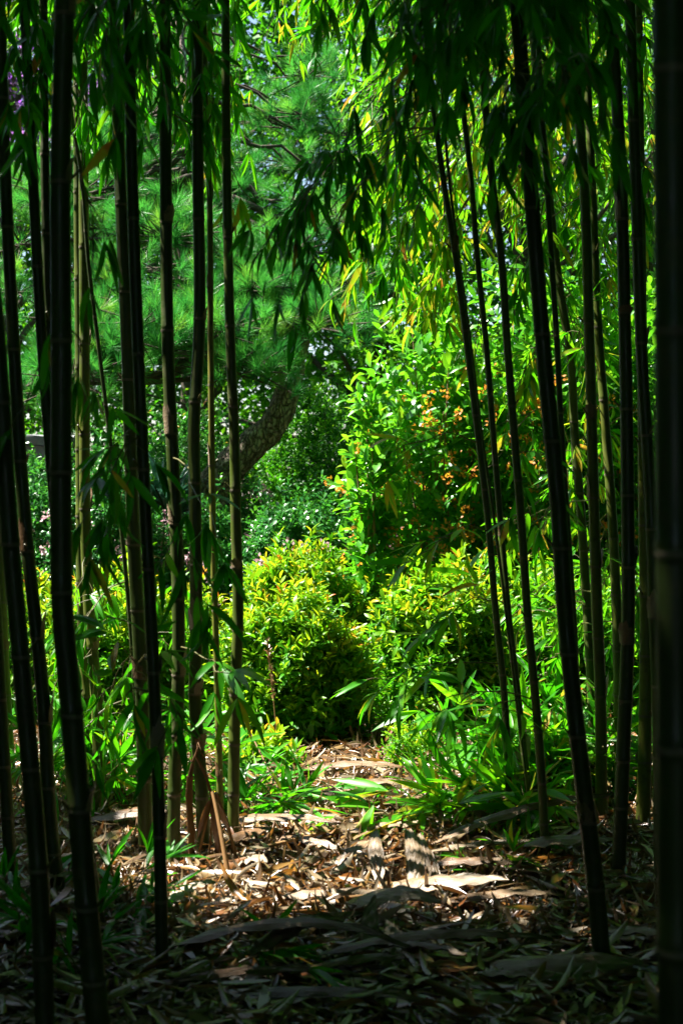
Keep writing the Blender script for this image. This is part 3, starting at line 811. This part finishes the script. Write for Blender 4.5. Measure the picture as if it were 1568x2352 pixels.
# --------------------------------------------------------------- pine
def pine():
    d = 10.5
    tp = [(400, 1500), (445, 1230), (490, 1120), (560, 1040), (628, 975), (660, 900), (676, 820), (690, 740), (660, 640), (560, 520), (470, 380), (430, 220), (410, 40)]
    tw = [94, 86, 80, 72, 64, 57, 53, 50, 46, 40, 34, 26, 16]
    pts = np.array([P(u, v, d + (.0 if v > 700 else (740 - v) * .0012)) for u, v in tp])
    pts[0, 2] = -.05
    t = np.linspace(0, len(pts) - 1, 70)
    ii = np.arange(len(pts))
    pp = np.stack([smooth_interp(ii, pts[:, a], t) for a in range(3)], -1)
    rr = np.interp(t, ii, np.array(tw) / F * d / 2)
    root = thing('pine_tree', (pts[0, 0], pts[0, 1], 0), 'long-needled pine with a curved grey trunk leaning right behind the left culms', 'pine tree')
    tr = MB()
    # rough bark: jitter each ring vertex
    n0 = tr.n
    tube(tr, pp, rr, 26)
    V = tr.v[0]
    ang = np.tile(np.arange(26), len(pp)); ring = np.repeat(np.arange(len(pp)), 26)
    ctr = np.repeat(pp, 26, 0)
    k = 1 + .045 * np.sin(ang * 5.1 + ring * 1.7) + .04 * np.sin(ang * 2.3 - ring * 2.9) + rng.normal(size=len(V)) * .022
    tr.v[0] = (ctr + (V - ctr) * k[:, None]).astype(np.float32)
    tr.build('trunk', M_BARK, root)
    # pads of needles
    pads = []
    reg = [(40, 200, 420, 900, 10), (170, 340, 430, 860, 17), (330, 470, 380, 830, 17), (450, 620, 420, 840, 15), (600, 700, 540, 720, 4), (640, 800, 640, 760, 6), (180, 560, 90, 420, 16), (560, 800, 150, 560, 12)]
    for (u0, u1, v0, v1, n) in reg:
        for _ in range(n):
            v_ = rng.uniform(v0, v1)
            pads.append((rng.uniform(u0, u1), v_, 9.3 + (900 - v_) * .0036 + rng.uniform(-.25, .5)))
    pads += [(590, 850, 9.7), (550, 860, 9.6), (620, 830, 9.8), (500, 840, 9.8), (100, 900, 9.9), (140, 880, 10)]
    br, nd_ = MB(), MB()
    for (u, v, dd) in pads:
        c = P(u, v, dd)
        k = int(np.argmin(np.abs(pp[:, 2] - (c[2] + .35)) + np.linalg.norm(pp[:, :2] - c[:2], axis=1) * .15))
        bc = branch_curve(pp[k], c, -.08, 8); bc[1:-1] += rng.normal(size=(6, 3)) * .03
        tube(br, bc, np.linspace(min(.03, rr[k] * .5), .008, 8), 6)
        nt_ = rng.integers(16, 26)
        off = rng.normal(size=(nt_, 3)) * np.array([.17, .17, .085])
        base = c + off
        sd = unit(np.stack([off[:, 0] * 1.5, off[:, 1] * 1.5 - .15, np.full(nt_, .5)], -1) + rng.normal(size=(nt_, 3)) * .3)
        for q in range(nt_):
            tube(br, [c + off[q] * .2, base[q] + sd[q] * .05], [.006, .004], 4, 0, .5, False)
            m = 110
            s = rng.uniform(0, .09, m)
            rad = rng.normal(size=(m, 3)); rad -= (rad @ sd[q])[:, None] * sd[q]; rad = unit(rad)
            a = np.radians(rng.uniform(18, 62, m)) * (1.15 - s / .16)
            dr = np.cos(a)[:, None] * sd[q] + np.sin(a)[:, None] * rad
            L = rng.uniform(.08, .15, m)
            tip = base[q] + sd[q] * s[:, None]
            side = unit(np.cross(dr, rng.normal(size=(m, 3)))) * .0010
            mid = tip + dr * L[:, None] * .55 + np.array([0, 0, .003])
            end = tip + dr * L[:, None]
            V = np.stack([tip - side, tip + side, mid + side, end, mid - side], 1).reshape(-1, 3)
            o_ = (np.arange(m) * 5)[:, None]
            tn = np.clip(rng.normal(.36, .26) + rng.normal(size=m) * .12, 0, 1)
            nd_.add(V, np.concatenate([o_ + np.array([[0, 1, 2, 4]])]), 0, np.repeat(tn, 5))
            nd_.f.append((o_ + np.array([[4, 2, 3]]) + (nd_.n - len(V)), 0))
    br.build('branches', M_TBARK, root)
    nd_.build('needles', M_NEEDLE, root, smooth=False)


pine()


# --------------------------------------------------------------- trees beyond the garden
def bg_tree(x, y, h, r, label, mat=M_TREE, n=1500, z0=.5, purple=0, tl=(.1, .5), th=(.4, .9), L=.1, W=.045):
    root = thing('leafy_tree', (x, y, 0), label, 'tree', 'trees beyond the garden')
    tr = MB()
    tube(tr, branch_curve(np.array([x, y, -.1]), np.array([x + rng.normal() * .3, y, h * .8]), .2, 10), np.linspace(.13, .03, 10), 10)
    mb = MB()
    # clumps of foliage spread through the crown
    nc = 34
    cc = np.stack([rng.normal(size=nc) * r * .5, rng.normal(size=nc) * r * .35, rng.uniform(z0, h, nc)], -1) + np.array([x, y, 0])
    for k in range(nc):
        tube(tr, branch_curve(np.array([x, y, max(.3, cc[k, 2] * .65)]), cc[k], .1, 5), np.linspace(.04, .01, 5), 5)
    tr.build('trunk', M_TBARK, root)
    per = n // nc
    for k in range(nc):
        off = unit(rng.normal(size=(per, 3))) * (rng.random((per, 1)) ** .4) * np.array([r * .33, r * .33, h * .09 + .25])
        sd = unit(off * np.array([1, 1, 1.3]) + np.array([0, -.1, .35]) + rng.normal(size=(per, 3)) * .25)
        lo = rng.uniform(*tl, per) + rng.normal() * .1; hi = rng.uniform(*th, per) + rng.normal() * .1
        shoot_leaves(mb, cc[k] + off, sd, 9, .2, L, W, rng, T_SIMPLE, np.clip(lo, 0, 1), np.clip(np.maximum(hi, lo), 0, 1))
    mb.build('crown', mat, root)
    if purple:
        pm = MB()
        for k in range(purple):
            up = cc[cc[:, 2] > h * .66]
            c = up[rng.integers(len(up))] + unit(rng.normal(size=3)) * r * .33 + np.array([0, -.2, 0])
            m = 26
            leaves(pm, T_SIMPLE, c + rng.normal(size=(m, 3)) * .09, rng.normal(size=(m, 3)), rng.normal(size=(m, 3)), .06, .045, .2, .1, rng.random(m))
        pm.build('blossoms', M_PURPLE, root)


bg_tree(-3.4, 14.2, 6.6, 1.5, 'sunlit tree dotted with purple blossoms at the upper left', purple=150, tl=(.3, .6), th=(.6, 1))
bg_tree(-1.6, 15.0, 7.0, 1.6, 'leafy tree rising behind the pine at upper left')
bg_tree(.3, 14.6, 7.2, 1.6, 'leafy tree behind the centre of the opening', tl=(.2, .6), th=(.5, 1))
bg_tree(1.8, 14.0, 7.0, 1.6, 'leafy tree behind the orange blossoming shrub', tl=(.2, .6), th=(.5, 1))
bg_tree(3.4, 14.6, 6.8, 1.6, 'leafy tree at the right behind the leaning culms')
bg_tree(4.8, 13.6, 6.6, 1.5, 'leafy tree at the far right beyond the grove')
bg_tree(-4.8, 13.8, 6.4, 1.5, 'leafy tree at the far left beyond the grove')


def woodland():
    mb = MB()
    n = 52000
    x = rng.uniform(-11, 11, n)
    z = rng.uniform(0, 12.5, n)  # height above the frame added to cut low sky light
    y = 18.5 + rng.uniform(0, 2.5, n) + .8 * np.sin(x * 1.3) + .5 * np.sin(z * 1.9 + x)
    sd = unit(np.stack([rng.normal(size=n) * .5, -np.ones(n) * .5, rng.normal(size=n) * .4 + .6], -1))
    shoot_leaves(mb, np.stack([x, y, z], -1), sd, 5, .25, .17, .10, rng, T_SIMPLE, rng.uniform(0, .3, n), rng.uniform(.2, .7, n))
    for (cx, cy, sx, sy, zt, m) in [(6.6, 7.5, 1.2, 9.5, 11, 30000), (-12.5, 7.5, 1.2, 9.5, 9.5, 22000)]:  # side walls out of view, added to block sky light
        x = cx + rng.uniform(-1, 1, m) * sx; y = cy + rng.uniform(-1, 1, m) * sy; z = rng.uniform(0, zt, m)
        sd = unit(rng.normal(size=(m, 3)) + np.array([0, 0, .5]))
        shoot_leaves(mb, np.stack([x, y, z], -1), sd, 5, .25, .17, .10, rng, T_SIMPLE, rng.uniform(0, .3, m), rng.uniform(.2, .7, m))
    o = mb.build('woodland', M_TREE)
    tag(o, 'far mass of dark green foliage closing the view, plus added unseen side walls blocking sky', 'woodland', kind='stuff')


woodland()


# --------------------------------------------------------------- unseen grove leaves overhead and around, placed to shade the near ground
def lit_ground(gx, gy):
    """ground kept sunlit: canopy and thicket leaves are left out to suit"""
    edge = 3.88 + np.maximum(0, np.abs(gx - .05) - .5) * .6 + .10 * np.sin(gx * 7) + .07 * np.sin(gx * 17 + 1)
    wob = .08 * np.sin(gy * 9) + .05 * np.sin(gy * 21)
    mid = (gx > -.88 + wob) & (gx < .56 + wob + np.where(gy > 5.1, .45, 0) + np.where(gy < 4.7, .2, 0))
    return (gy > edge) & ((gy > 5.4 + wob) | mid | ((gy > 4.9 + wob) & (gx > .5)))


def canopy():  # leaf roof out of view, shaped to shade the near ground
    mb = MB()
    n = 110000
    x = rng.uniform(-5.5, 5.5, n); y = rng.uniform(-6.5, 8.2, n); z = rng.uniform(4.1, 6.6, n)
    # leave the gap open
    gx = x - SUN[0] / SUN[2] * z; gy = y - SUN[1] / SUN[2] * z
    keep = ~lit_ground(gx, gy + rng.normal(size=n) * .05)
    # stay above what the eye sees through the opening
    keep &= (z > EYE + .39 * np.maximum(y, 0) + .05) | (y < 2)
    # small natural holes
    keep &= np.sin(x * 4.1 + 2 * np.sin(y * 2.3)) * np.sin(y * 3.7 + 1.3 * np.sin(x * 3)) < .93
    x, y, z = x[keep], y[keep], z[keep]
    n = len(x)
    sd = unit(np.stack([rng.normal(size=n), rng.normal(size=n), -.25 + rng.normal(size=n) * .35], -1))
    nr = np.stack([rng.normal(size=n) * .4, rng.normal(size=n) * .4, np.ones(n)], -1)
    L = rng.uniform(.18, .30, n)
    leaves(mb, T_SIMPLE, np.stack([x, y, z], -1), sd, nr, L, L * .33, .2, .15, rng.uniform(.1, .6, n))
    o = mb.build('shade_canopy', M_BLEAF)
    tag(o, 'unseen roof of bamboo leaves shaped to shade the near grove', 'bamboo canopy', kind='stuff')


def thicket():  # leaf walls out of view, added to keep sky light off
    mb = MB()
    n = 80000
    w = rng.integers(0, 5, n)
    t = rng.random(n); s = np.abs(rng.normal(size=n)) * .5
    z = rng.uniform(0, 4.6, n)
    x = np.select([w == 0, w == 1, w == 2, w == 3, w == 4], [-2.1 - s - t * .8, 2.1 + s + (1 - t) * .8, -4 + 8 * t, -2.1 - s - t * .8, 2.1 + s + (1 - t) * .8])
    y = np.select([w == 0, w == 1, w == 2, w == 3, w == 4], [-4 + 10 * t, -4 + 10 * t, -3.6 - s, -4 + 10 * t, -4 + 10 * t])
    # outside the view cone, and out of the sun's way to the path
    keep = ~lit_ground(x - SUN[0] / SUN[2] * z, y - SUN[1] / SUN[2] * z)
    keep &= (np.abs(x) > .245 * np.maximum(y, 0) + .45)
    x, y, z = x[keep], y[keep], z[keep]
    n = len(x)
    sd = unit(np.stack([rng.normal(size=n) * .7, rng.normal(size=n) * .7, -.6 + rng.normal(size=n) * .4], -1))
    nr = rng.normal(size=(n, 3)) + np.array([0, 0, .6])
    L = rng.uniform(.18, .30, n)
    leaves(mb, T_SIMPLE, np.stack([x, y, z], -1), sd, nr, L, L * .3, .2, .15, rng.uniform(.1, .6, n))
    for k in range(90):
        sx = rng.choice([-1, 1]); yy = rng.uniform(-4, 6); xx = sx * (2.2 + rng.uniform(0, 1.6))
        if k % 4 == 0:
            yy, xx = -3.6 - rng.random(), rng.uniform(-3.5, 3.5)
        if abs(xx) < .245 * max(yy, 0) + .5: continue
        tube(mb, [(xx, yy, 0), (xx + rng.normal() * .1, yy, 2.5), (xx + rng.normal() * .2, yy, 5.5)], [.025, .022, .012], 8, 1)
    o = mb.build('shade_thicket', [M_BLEAF, M_CULM])
    tag(o, 'unseen bamboo thicket added around the near ground to block sky light', 'bamboo thicket', kind='stuff')


canopy()
thicket()


# --------------------------------------------------------------- litter
def litter():
    mb = MB()
    def lay(n, xs, ys, L0, L1, wr, zt, acc=None):
        x = rng.uniform(*xs, n); y = rng.uniform(*ys, n)
        a = rng.uniform(0, 6.28, n)
        el = rng.normal(size=n) * (.3 if L1 < .1 else .14)
        dr = np.stack([np.cos(a), np.sin(a), el], -1)
        nr = np.stack([rng.normal(size=n) * .35, rng.normal(size=n) * .35, np.ones(n)], -1)
        L = rng.uniform(L0, L1, n)
        z = gz(x, y) + .004 + rng.random(n) ** 1.5 * zt
        t = np.clip(rng.choice([.25, .45, .7, .9], n, p=[.16, .17, .34, .33]) + rng.normal(size=n) * .1, 0, 1)
        leaves(mb, T_LITTER, np.stack([x, y, z], -1), dr, nr, L, L * rng.uniform(.7 * wr, 1.3 * wr, n), rng.normal(size=n) * .9, rng.normal(size=n) * (.5 if L1 < .1 else .16), t, 0, rng.normal(size=n) * 1.2)
    lay(17000, (-1.7, 1.7), (3.85, 5.2), .028, .09, .17, .05)
    lay(5200, (-1.7, 1.7), (2.9, 3.9), .03, .10, .17, .05)
    lay(17000, (-1.7, 1.7), (5.0, 7.4), .028, .085, .19, .045)
    lay(7000, (-1.5, 1.5), (1.6, 3.2), .03, .09, .19, .05)
    lay(3200, (-1.4, 1.4), (3.0, 6.6), .08, .17, .16, .07)
    lay(8000, (-4, 4), (-3, 10), .06, .14, .17, .04)
    for k in range(900):
        x, y = rng.uniform(-1.7, 1.7), rng.uniform(2.6, 7)
        a = rng.uniform(0, 6.28); l = rng.uniform(.06, .3); z = float(gz(x, y)) + rng.uniform(.01, .06)
        q = np.array([math.cos(a) * l, math.sin(a) * l, rng.normal() * .02])
        tube(mb, [(x, y, z), np.array([x, y, z + .006]) + q * .5, np.array([x, y, z]) + q], rng.uniform(.001, .003), 4, 0, rng.uniform(.1, .9), False)
    o = mb.build('leaf_litter', M_LITTER)
    tag(o, 'carpet of dry tan and brown bamboo leaves covering the path', 'leaf litter', kind='stuff')


litter()


def sheath(u, v, label, L, W, yaw, pitch=4, roll=0, curl=1.4, bend=.08, tint=.6, up=.02, name='bamboo_sheath', cat='dry sheath', d=None, taper=(.55, .95, 1, .8, .4, .05), group='fallen sheaths on the litter', mat=None):
    """a curled dry culm sheath: cross-section is an arc, lying with its axis along yaw (deg, 0 = to the right)"""
    d = d or base_d(v)
    p = P(u, v, d)
    L *= 1.12; W *= 1.15
    ns, nc = 18, 9
    s = np.linspace(0, 1, ns)
    w = np.interp(s, np.linspace(0, 1, len(taper)), taper) * W
    th = np.linspace(-.5, .5, nc)
    R = W / curl
    edge = 1 + .05 * np.sin(s * 23 + L * 40) + .06 * np.sin(s * 57 + L * 90) * (s > .3)
    V = np.zeros((ns, nc, 3))
    aa = th[None, :] * (w * edge)[:, None] / R
    tw = (s - .4) * .35
    V[..., 0] = R * np.sin(aa + tw[:, None])
    V[..., 1] = (s * L - L * .5)[:, None] + .004 * np.sin(th * 9)[None]
    V[..., 2] = R * (np.cos(aa + tw[:, None]) - 1) + (bend * L * (1 - (2 * s - 1) ** 2))[:, None]
    V[..., 2] += .004 * np.sin(s * 27 + L * 30)[:, None] * np.cos(th * 7)[None] + .0035 * np.sin(th * 26 + s[:, None] * 3)
    V[..., 0] += (.06 * L * np.sin(s * 3.3 + L * 50))[:, None]
    V = V.reshape(-1, 3)
    i = (np.arange(ns - 1)[:, None] * nc + np.arange(nc - 1)[None]).ravel()
    Q = np.stack([i, i + 1, i + nc + 1, i + nc], -1)
    mb = MB()
    tn = np.repeat(tint + .12 * np.sin(s * 5 + L * 9), nc)
    mb.add(V, Q, 0, np.clip(tn, 0, 1))
    # under side, a leaf of real thickness
    V2 = V.copy(); V2[:, 2] -= .0014
    mb.add(V2, Q[:, ::-1], 0, np.clip(tn - .1, 0, 1))
    o = mb.build(name, mat or M_SHEATH)
    o.rotation_euler = (math.radians(pitch), math.radians(roll), math.radians(yaw - 90))
    o.location = (p[0], p[1], float(gz(p[0], p[1])) + up + .022 + abs(math.sin(math.radians(pitch))) * L * .5)
    tag(o, label, cat, group)
    return o


# upright pale blades on the sunlit litter
sheath(868, 2034, 'left one of three pale sheaths pointing down toward the viewer', .25, .046, 262, -30, 8, 1.0, .06, .62, .0, taper=(.35, .8, 1, .9, .55, .04))
sheath(941, 2038, 'middle and broadest of three pale sheaths pointing toward the viewer', .27, .056, 272, -30, -8, .9, .06, .66, .0, taper=(.35, .85, 1, .9, .55, .04))
sheath(990, 2032, 'right one of three pale pointing sheaths, below the leaf fan', .24, .042, 284, -28, -6, 1.0, .06, .6, .0, taper=(.35, .8, 1, .85, .5, .04))
sheath(805, 2010, 'curled pale blade lying just left of the three pointing sheaths', .20, .045, 238, -18, 8, 1.4, .1, .5, .0, taper=(.3, .8, 1, .9, .5, .04))
sheath(1020, 2066, 'broad pale sheath lying flat in the sun before the pointing ones', .34, .085, -12, 8, 14, 1.1, .05, .6, .02)
sheath(1140, 2090, 'long grey sheath just right of the broad pale one', .36, .055, -8, 4, 0, 2.0, .06, .45, .02)
sheath(900, 2130, 'blue-grey curled sheath at the edge of the shade', .26, .075, -22, 8, 20, 1.2, .10, .78, .03)
sheath(850, 2180, 'short bluish sheath standing upright in the shade', .14, .05, 75, 45, 0, 1.1, .08, .8, .0)
sheath(893, 2196, 'small pale blue blade lying beside the upright bluish sheath', .11, .05, 110, 25, 0, 1.0, .08, .8, .02)
sheath(958, 2246, 'narrow olive sheath slanting down to the right in the shade', .26, .035, -42, 6, 0, 1.8, .04, .45, .03)
sheath(1305, 2270, 'large blue-white sheath lying in the shade near the thick right culm', .34, .085, -12, 5, 18, 1.7, .08, .5, .02)
sheath(1180, 2290, 'small grey stick-like sheath left of the large blue-white one', .20, .035, -14, 4, 0, 1.9, .04, .7, .02)
sheath(1000, 2230, 'long dark blue sheath stretching across the shaded foreground', .52, .06, 6, 4, 0, 1.7, .05, .2, .015)  # low tints on these foreground sheaths put the shade into their colour
sheath(640, 2236, 'long dark sheath rising to a curled olive end at bottom centre', .60, .07, -14, 5, 0, 1.6, .10, .2, .02)
sheath(680, 2215, 'curled olive bract arching over the long dark sheath', .24, .07, 24, 10, 10, 1.4, .16, .55, .04)
sheath(560, 2300, 'long thin grey sheath at the bottom left of the foreground', .5, .045, 2, 3, 0, 1.8, .04, .2, .01)
sheath(760, 2330, 'flat dark sheath at the very bottom of the picture', .42, .06, -4, 3, 0, 1.6, .04, .2, .01)
sheath(1460, 2200, 'pale green-grey sheath pointing down toward the right edge', .26, .05, -38, 6, 0, 1.6, .05, .7, .02)
sheath(585, 2030, 'bluish crumpled sheath on the shade line left of centre', .13, .07, -50, 16, 10, 1.4, .14, .82, .02)
sheath(430, 2105, 'pale blue-white scrap in the shade behind the dark culm', .15, .07, 20, 20, 0, 1.2, .1, .85, .02)
sheath(620, 1943, 'brown sheath slanting from the green jointed culm to the path', .46, .075, -24, 5, 0, 1.6, .06, .32, .04)
sheath(330, 1915, 'orange-brown sheath lying between the left culms', .36, .08, -8, 5, 10, 1.4, .06, .28, .04)
sheath(800, 1797, 'long brown sheath lying across the head of the path', .42, .07, 2, 4, 0, 1.7, .07, .30, .04)
sheath(850, 1857, 'brown curled sheath lying on the upper path right of centre', .34, .08, -14, 5, 0, 1.5, .08, .4, .04)
sheath(760, 1868, 'pale brown sheath on the left part of the upper path', .34, .055, -4, 4, 0, 1.7, .05, .2, .015)
sheath(960, 1890, 'orange-brown sheath beside the right leaf fan', .34, .06, 8, 4, 0, 1.5, .06, .3, .03)
sheath(1190, 1960, 'long brown sheath rising against the third leaning culm', .62, .07, 16, 12, 0, 1.6, .04, .35, .02)
sheath(1120, 2000, 'pale grey sheath lying below the long brown one', .40, .04, 6, 4, 0, 1.8, .03, .75, .02)
sheath(1290, 2000, 'olive fallen sheath with ringed light on it by the right culms', .32, .09, -8, 6, 0, 1.5, .06, .5, .05)
sheath(1200, 1870, 'white sheath hanging upright at the foot of the right culms', .30, .06, 88, 78, 0, 1.4, .02, .96, .0, d=5.3)
sheath(1228, 1915, 'orange dry sheath standing at the foot of third leaning culm', .17, .06, 70, 70, 0, 1.2, .05, .3, .0)
sheath(700, 1972, 'curled tan sheath in the middle of the sunlit litter', .30, .055, -30, 4, 8, 1.9, .06, .5, .02)
sheath(905, 1952, 'tan sheath lying just under the tip of the right leaf fan', .30, .05, 12, 4, 0, 1.8, .05, .55, .02)
sheath(1085, 2030, 'warm brown sheath between the three pale pointing sheaths and the right culms', .34, .06, -18, 4, 0, 1.9, .06, .35, .02)
sheath(560, 1975, 'orange tan sheath lying right behind the cluster of dead shoots', .26, .06, 28, 5, 0, 1.7, .07, .4, .02)
sheath(740, 2095, 'grey curled sheath on the shade line below the sunlit litter', .32, .05, 5, 4, 0, 2.0, .05, .55, .02)
sheath(860, 2250, 'curled grey sheath lying in the dark below the short bluish one', .3, .05, 8, 4, 0, 1.7, .05, .6, .02)
sheath(60, 2120, 'tan stick-like sheath at the left edge in the shade', .30, .05, 40, 8, 0, 1.7, .04, .6, .02)


def stick(pts, rad, label, tint=.6, name='fallen_cane', cat='fallen cane', sides=8):
    pts = [np.array(q, float) for q in pts]
    mb = MB()
    path = np.array(pts)
    t = np.linspace(0, len(path) - 1, 14)
    pp = np.stack([np.interp(t, np.arange(len(path)), path[:, a]) for a in range(3)], -1)
    rr = rad * (1 + .05 * np.sin(t * 9)); rr[[4, 9]] *= 1.25
    base = path[0].copy(); base[2] = 0
    tube(mb, pp, rr, sides, 0, tint)
    o = mb.build(name, M_DRY, origin=base)
    tag(o, label, cat, 'fallen dry canes')
    return o


def gp(u, v, dz=.02):
    p = P(u, v, base_d(v)); p[2] = dz + float(gz(p[0], p[1])); return p


stick([gp(655, 1905, .06), gp(760, 1985, .03)], .011, 'pale dry cane slanting down the left side of the sunlit path', .85)
stick([gp(690, 1920, .03), gp(790, 1975, .02)], .006, 'thin pale twig lying parallel beside the slanting pale cane', .8)
stick([gp(560, 2038, .02), gp(780, 2075, .015)], .005, 'thin yellowish twig lying along the shade line', .7)
stick([gp(600, 1990, .05), gp(860, 1925, .04)], .006, 'thin tan stalk crossing the middle of the sunlit path', .7)
stick([gp(700, 2110, .05), gp(980, 2060, .045)], .007, 'tan stalk crossing the front of the sunlit litter', .6)
stick([gp(930, 2150, .03), gp(1160, 2120, .03)], .012, 'grey cane lying across the edge of the shade at right', .55)
stick([gp(1390, 2130, .03), gp(1540, 2105, .03)], .01, 'dark cane on the ground beyond the thick black right culm', .3)
stick([gp(560, 1800, .25), gp(700, 1950, .02)], .003, 'wiry dark twig hanging over the left verge leaves', .1)


# dry stubs and dead shoot left of the path
def dead_shoot():
    b = gp(505, 2015, 0)
    root = thing('dead_shoot', (b[0], b[1], 0), 'cluster of brown dead shoots leaning together left of the path', 'dead shoot')
    d = b[1]
    apex = P(487, 1830, d)
    for (u, v, w, t) in [(530, 2045, .009, .55), (513, 2012, .008, .35), (552, 2008, .0065, .5), (447, 2012, .0055, .5), (500, 2000, .01, .3), (478, 2005, .004, .45)]:
        e = P(u, v, base_d(v)); e[2] = 0
        s0 = apex + rng.normal(size=3) * np.array([.01, .02, .02])
        mb = MB()
        tube(mb, branch_curve(s0, e, .03, 9), np.linspace(w * .6, w, 9), 8, 0, t)
        mb.build('stem', M_DRY, root)
    mb = MB()
    pts = [apex, apex + (-.02, 0, .07), apex + (-.05, -.01, .13), apex + (-.045, 0, .17), P(470, 1745, d), P(462, 1730, d)]
    tube(mb, pts, [.005, .006, .004, .003, .003, .002], 6, 0, .15)
    mb.build('curled_tip', M_DRY, root)
    mb = MB()
    leaves(mb, T_BAMBOO, np.array([apex, apex, apex]), np.array([[.1, -.1, -1], [-.3, -.1, -.8], [.4, 0, -.8]]), np.array([[0, -1, .2]] * 3), np.array([.2, .15, .13]), .022, .5, .2, np.array([.2, .3, .4]))
    mb.build('dry_leaves', M_LITTER, root)


dead_shoot()


def stub():
    b = gp(441, 1990, 0)
    root = thing('dead_stub', (b[0], b[1], 0), 'dry orange-brown cane stub standing against the kinked culm', 'dead stub')
    mb = MB()
    z = np.linspace(-.02, .30, 16)
    pts = np.stack([b[0] + .004 * np.sin(z * 20), np.full(16, b[1] - .045), z], -1)
    r = .011 * (1 + .18 * (np.arange(16) % 5 == 2))
    tube(mb, pts, r, 10, 0, .35)
    mb.build('cane', M_DRY, root)
    mb = MB()
    tube(mb, [pts[-1], pts[-1] + (.01, 0, .05), pts[-1] + (.03, .0, .1)], [.009, .005, .003], 8, 0, .1)
    mb.build('broken_top', M_DRY, root)


stub()


def seed_stalk():
    p = P(640, 1640, 6.35)
    o = thing('dry_seed_stalk', (p[0], p[1], 0), 'dry tan seed stalk sticking up before the front centre shrub', 'seed stalk')
    mb = MB()
    top = P(614, 1475, 6.35)
    pts = branch_curve(np.array([p[0], p[1], 0]), top, .05, 12)
    tube(mb, pts, np.linspace(.003, .0012, 12), 5, 0, .7)
    mb.build('stem', M_DRY, o)
    mb = MB()
    n = 90
    s = rng.uniform(.45, 1, n)
    q = np.stack([np.interp(s * 11, np.arange(12), pts[:, a]) for a in range(3)], -1)
    dr = rng.normal(size=(n, 3)) * .5 + np.array([0, 0, 1])
    leaves(mb, T_SIMPLE, q, dr, rng.normal(size=(n, 3)), .03, .007, .1, .2, rng.uniform(.4, .8, n))
    mb.build('husks', M_LITTER, o)


seed_stalk()


def stone_wall():
    p = P(85, 1010, 11.6)
    root = thing('stone_wall', (p[0], p[1], 0), 'low dark stone wall with paler cap at far left below the pine', 'stone wall')
    def block(x0, x1, y0, y1, z0, z1, name):
        n = 8
        mb = MB()
        g = np.linspace(0, 1, n)
        faces = []
        for ax in range(3):
            for sgn in (0, 1):
                A, B = np.meshgrid(g, g, indexing='ij')
                V = np.zeros((n, n, 3)); o1, o2 = [k for k in range(3) if k != ax]
                V[..., o1], V[..., o2], V[..., ax] = A, B, sgn
                V = V.reshape(-1, 3) * np.array([x1 - x0, y1 - y0, z1 - z0]) + np.array([x0, y0, z0])
                V += .012 * np.sin(V[:, [1, 2, 0]] * 31 + V[:, [2, 0, 1]] * 23)
                i = (np.arange(n - 1)[:, None] * n + np.arange(n - 1)[None]).ravel()
                mb.add(V, np.stack([i, i + 1, i + n + 1, i + n], -1))
        mb.build(name, M_STONE, root, smooth=False)
    block(p[0] - .7, p[0] + .25, p[1], p[1] + .4, -.05, 1.52, 'wall')
    block(p[0] - .74, p[0] + .29, p[1] - .04, p[1] + .44, 1.525, 1.6, 'cap')


stone_wall()

# drop the helper property
for o in bpy.data.objects:
    if '_base' in o:
        del o['_base']

# --------------------------------------------------------------- light, sky, camera
w = bpy.data.worlds.new('World')
bpy.context.scene.world = w
w.use_nodes = True
nt = w.node_tree
sky = nt.nodes.new('ShaderNodeTexSky')
sky.sky_type = 'NISHITA'
sky.sun_disc = False
sky.sun_elevation = SUN_EL
sky.sun_rotation = SUN_AZ
bg = nt.nodes['Background']
bg.inputs['Strength'].default_value = .05
nt.links.new(sky.outputs[0], bg.inputs['Color'])

sl = bpy.data.lights.new('sun', 'SUN')
sl.energy = 5.0
sl.angle = math.radians(.5)
sl.color = (1, .95, .86)
so = bpy.data.objects.new('sun', sl)
so.rotation_euler = Vector(SUN).to_track_quat('Z', 'Y').to_euler()
so.location = (0, 0, 20)
C.objects.link(so)

cam = bpy.data.cameras.new('camera')
cam.lens = 50.0
cam.sensor_width = 36
cam.sensor_fit = 'AUTO'
cam.shift_y = -(1176 - HZ) / 2352
cam.clip_start = .05
cam.clip_end = 400
cam.dof.use_dof = True
cam.dof.focus_distance = 6.3
cam.dof.aperture_fstop = 5.0
co = bpy.data.objects.new('camera', cam)
co.location = (0, 0, EYE)
co.rotation_euler = (math.radians(90), 0, 0)
C.objects.link(co)
sc = bpy.context.scene
sc.camera = co
sc.view_settings.view_transform = 'Standard'
sc.view_settings.look = 'None'
sc.view_settings.exposure = 2.42
sc.view_settings.gamma = 1
sc.render.engine = 'CYCLES'
sc.cycles.use_denoising = True
sc.cycles.max_bounces = 6
sc.cycles.diffuse_bounces = 3
sc.cycles.glossy_bounces = 2
sc.cycles.transmission_bounces = 4
sc.cycles.transparent_max_bounces = 4
sc.cycles.sample_clamp_indirect = 4
sc.cycles.use_adaptive_sampling = True
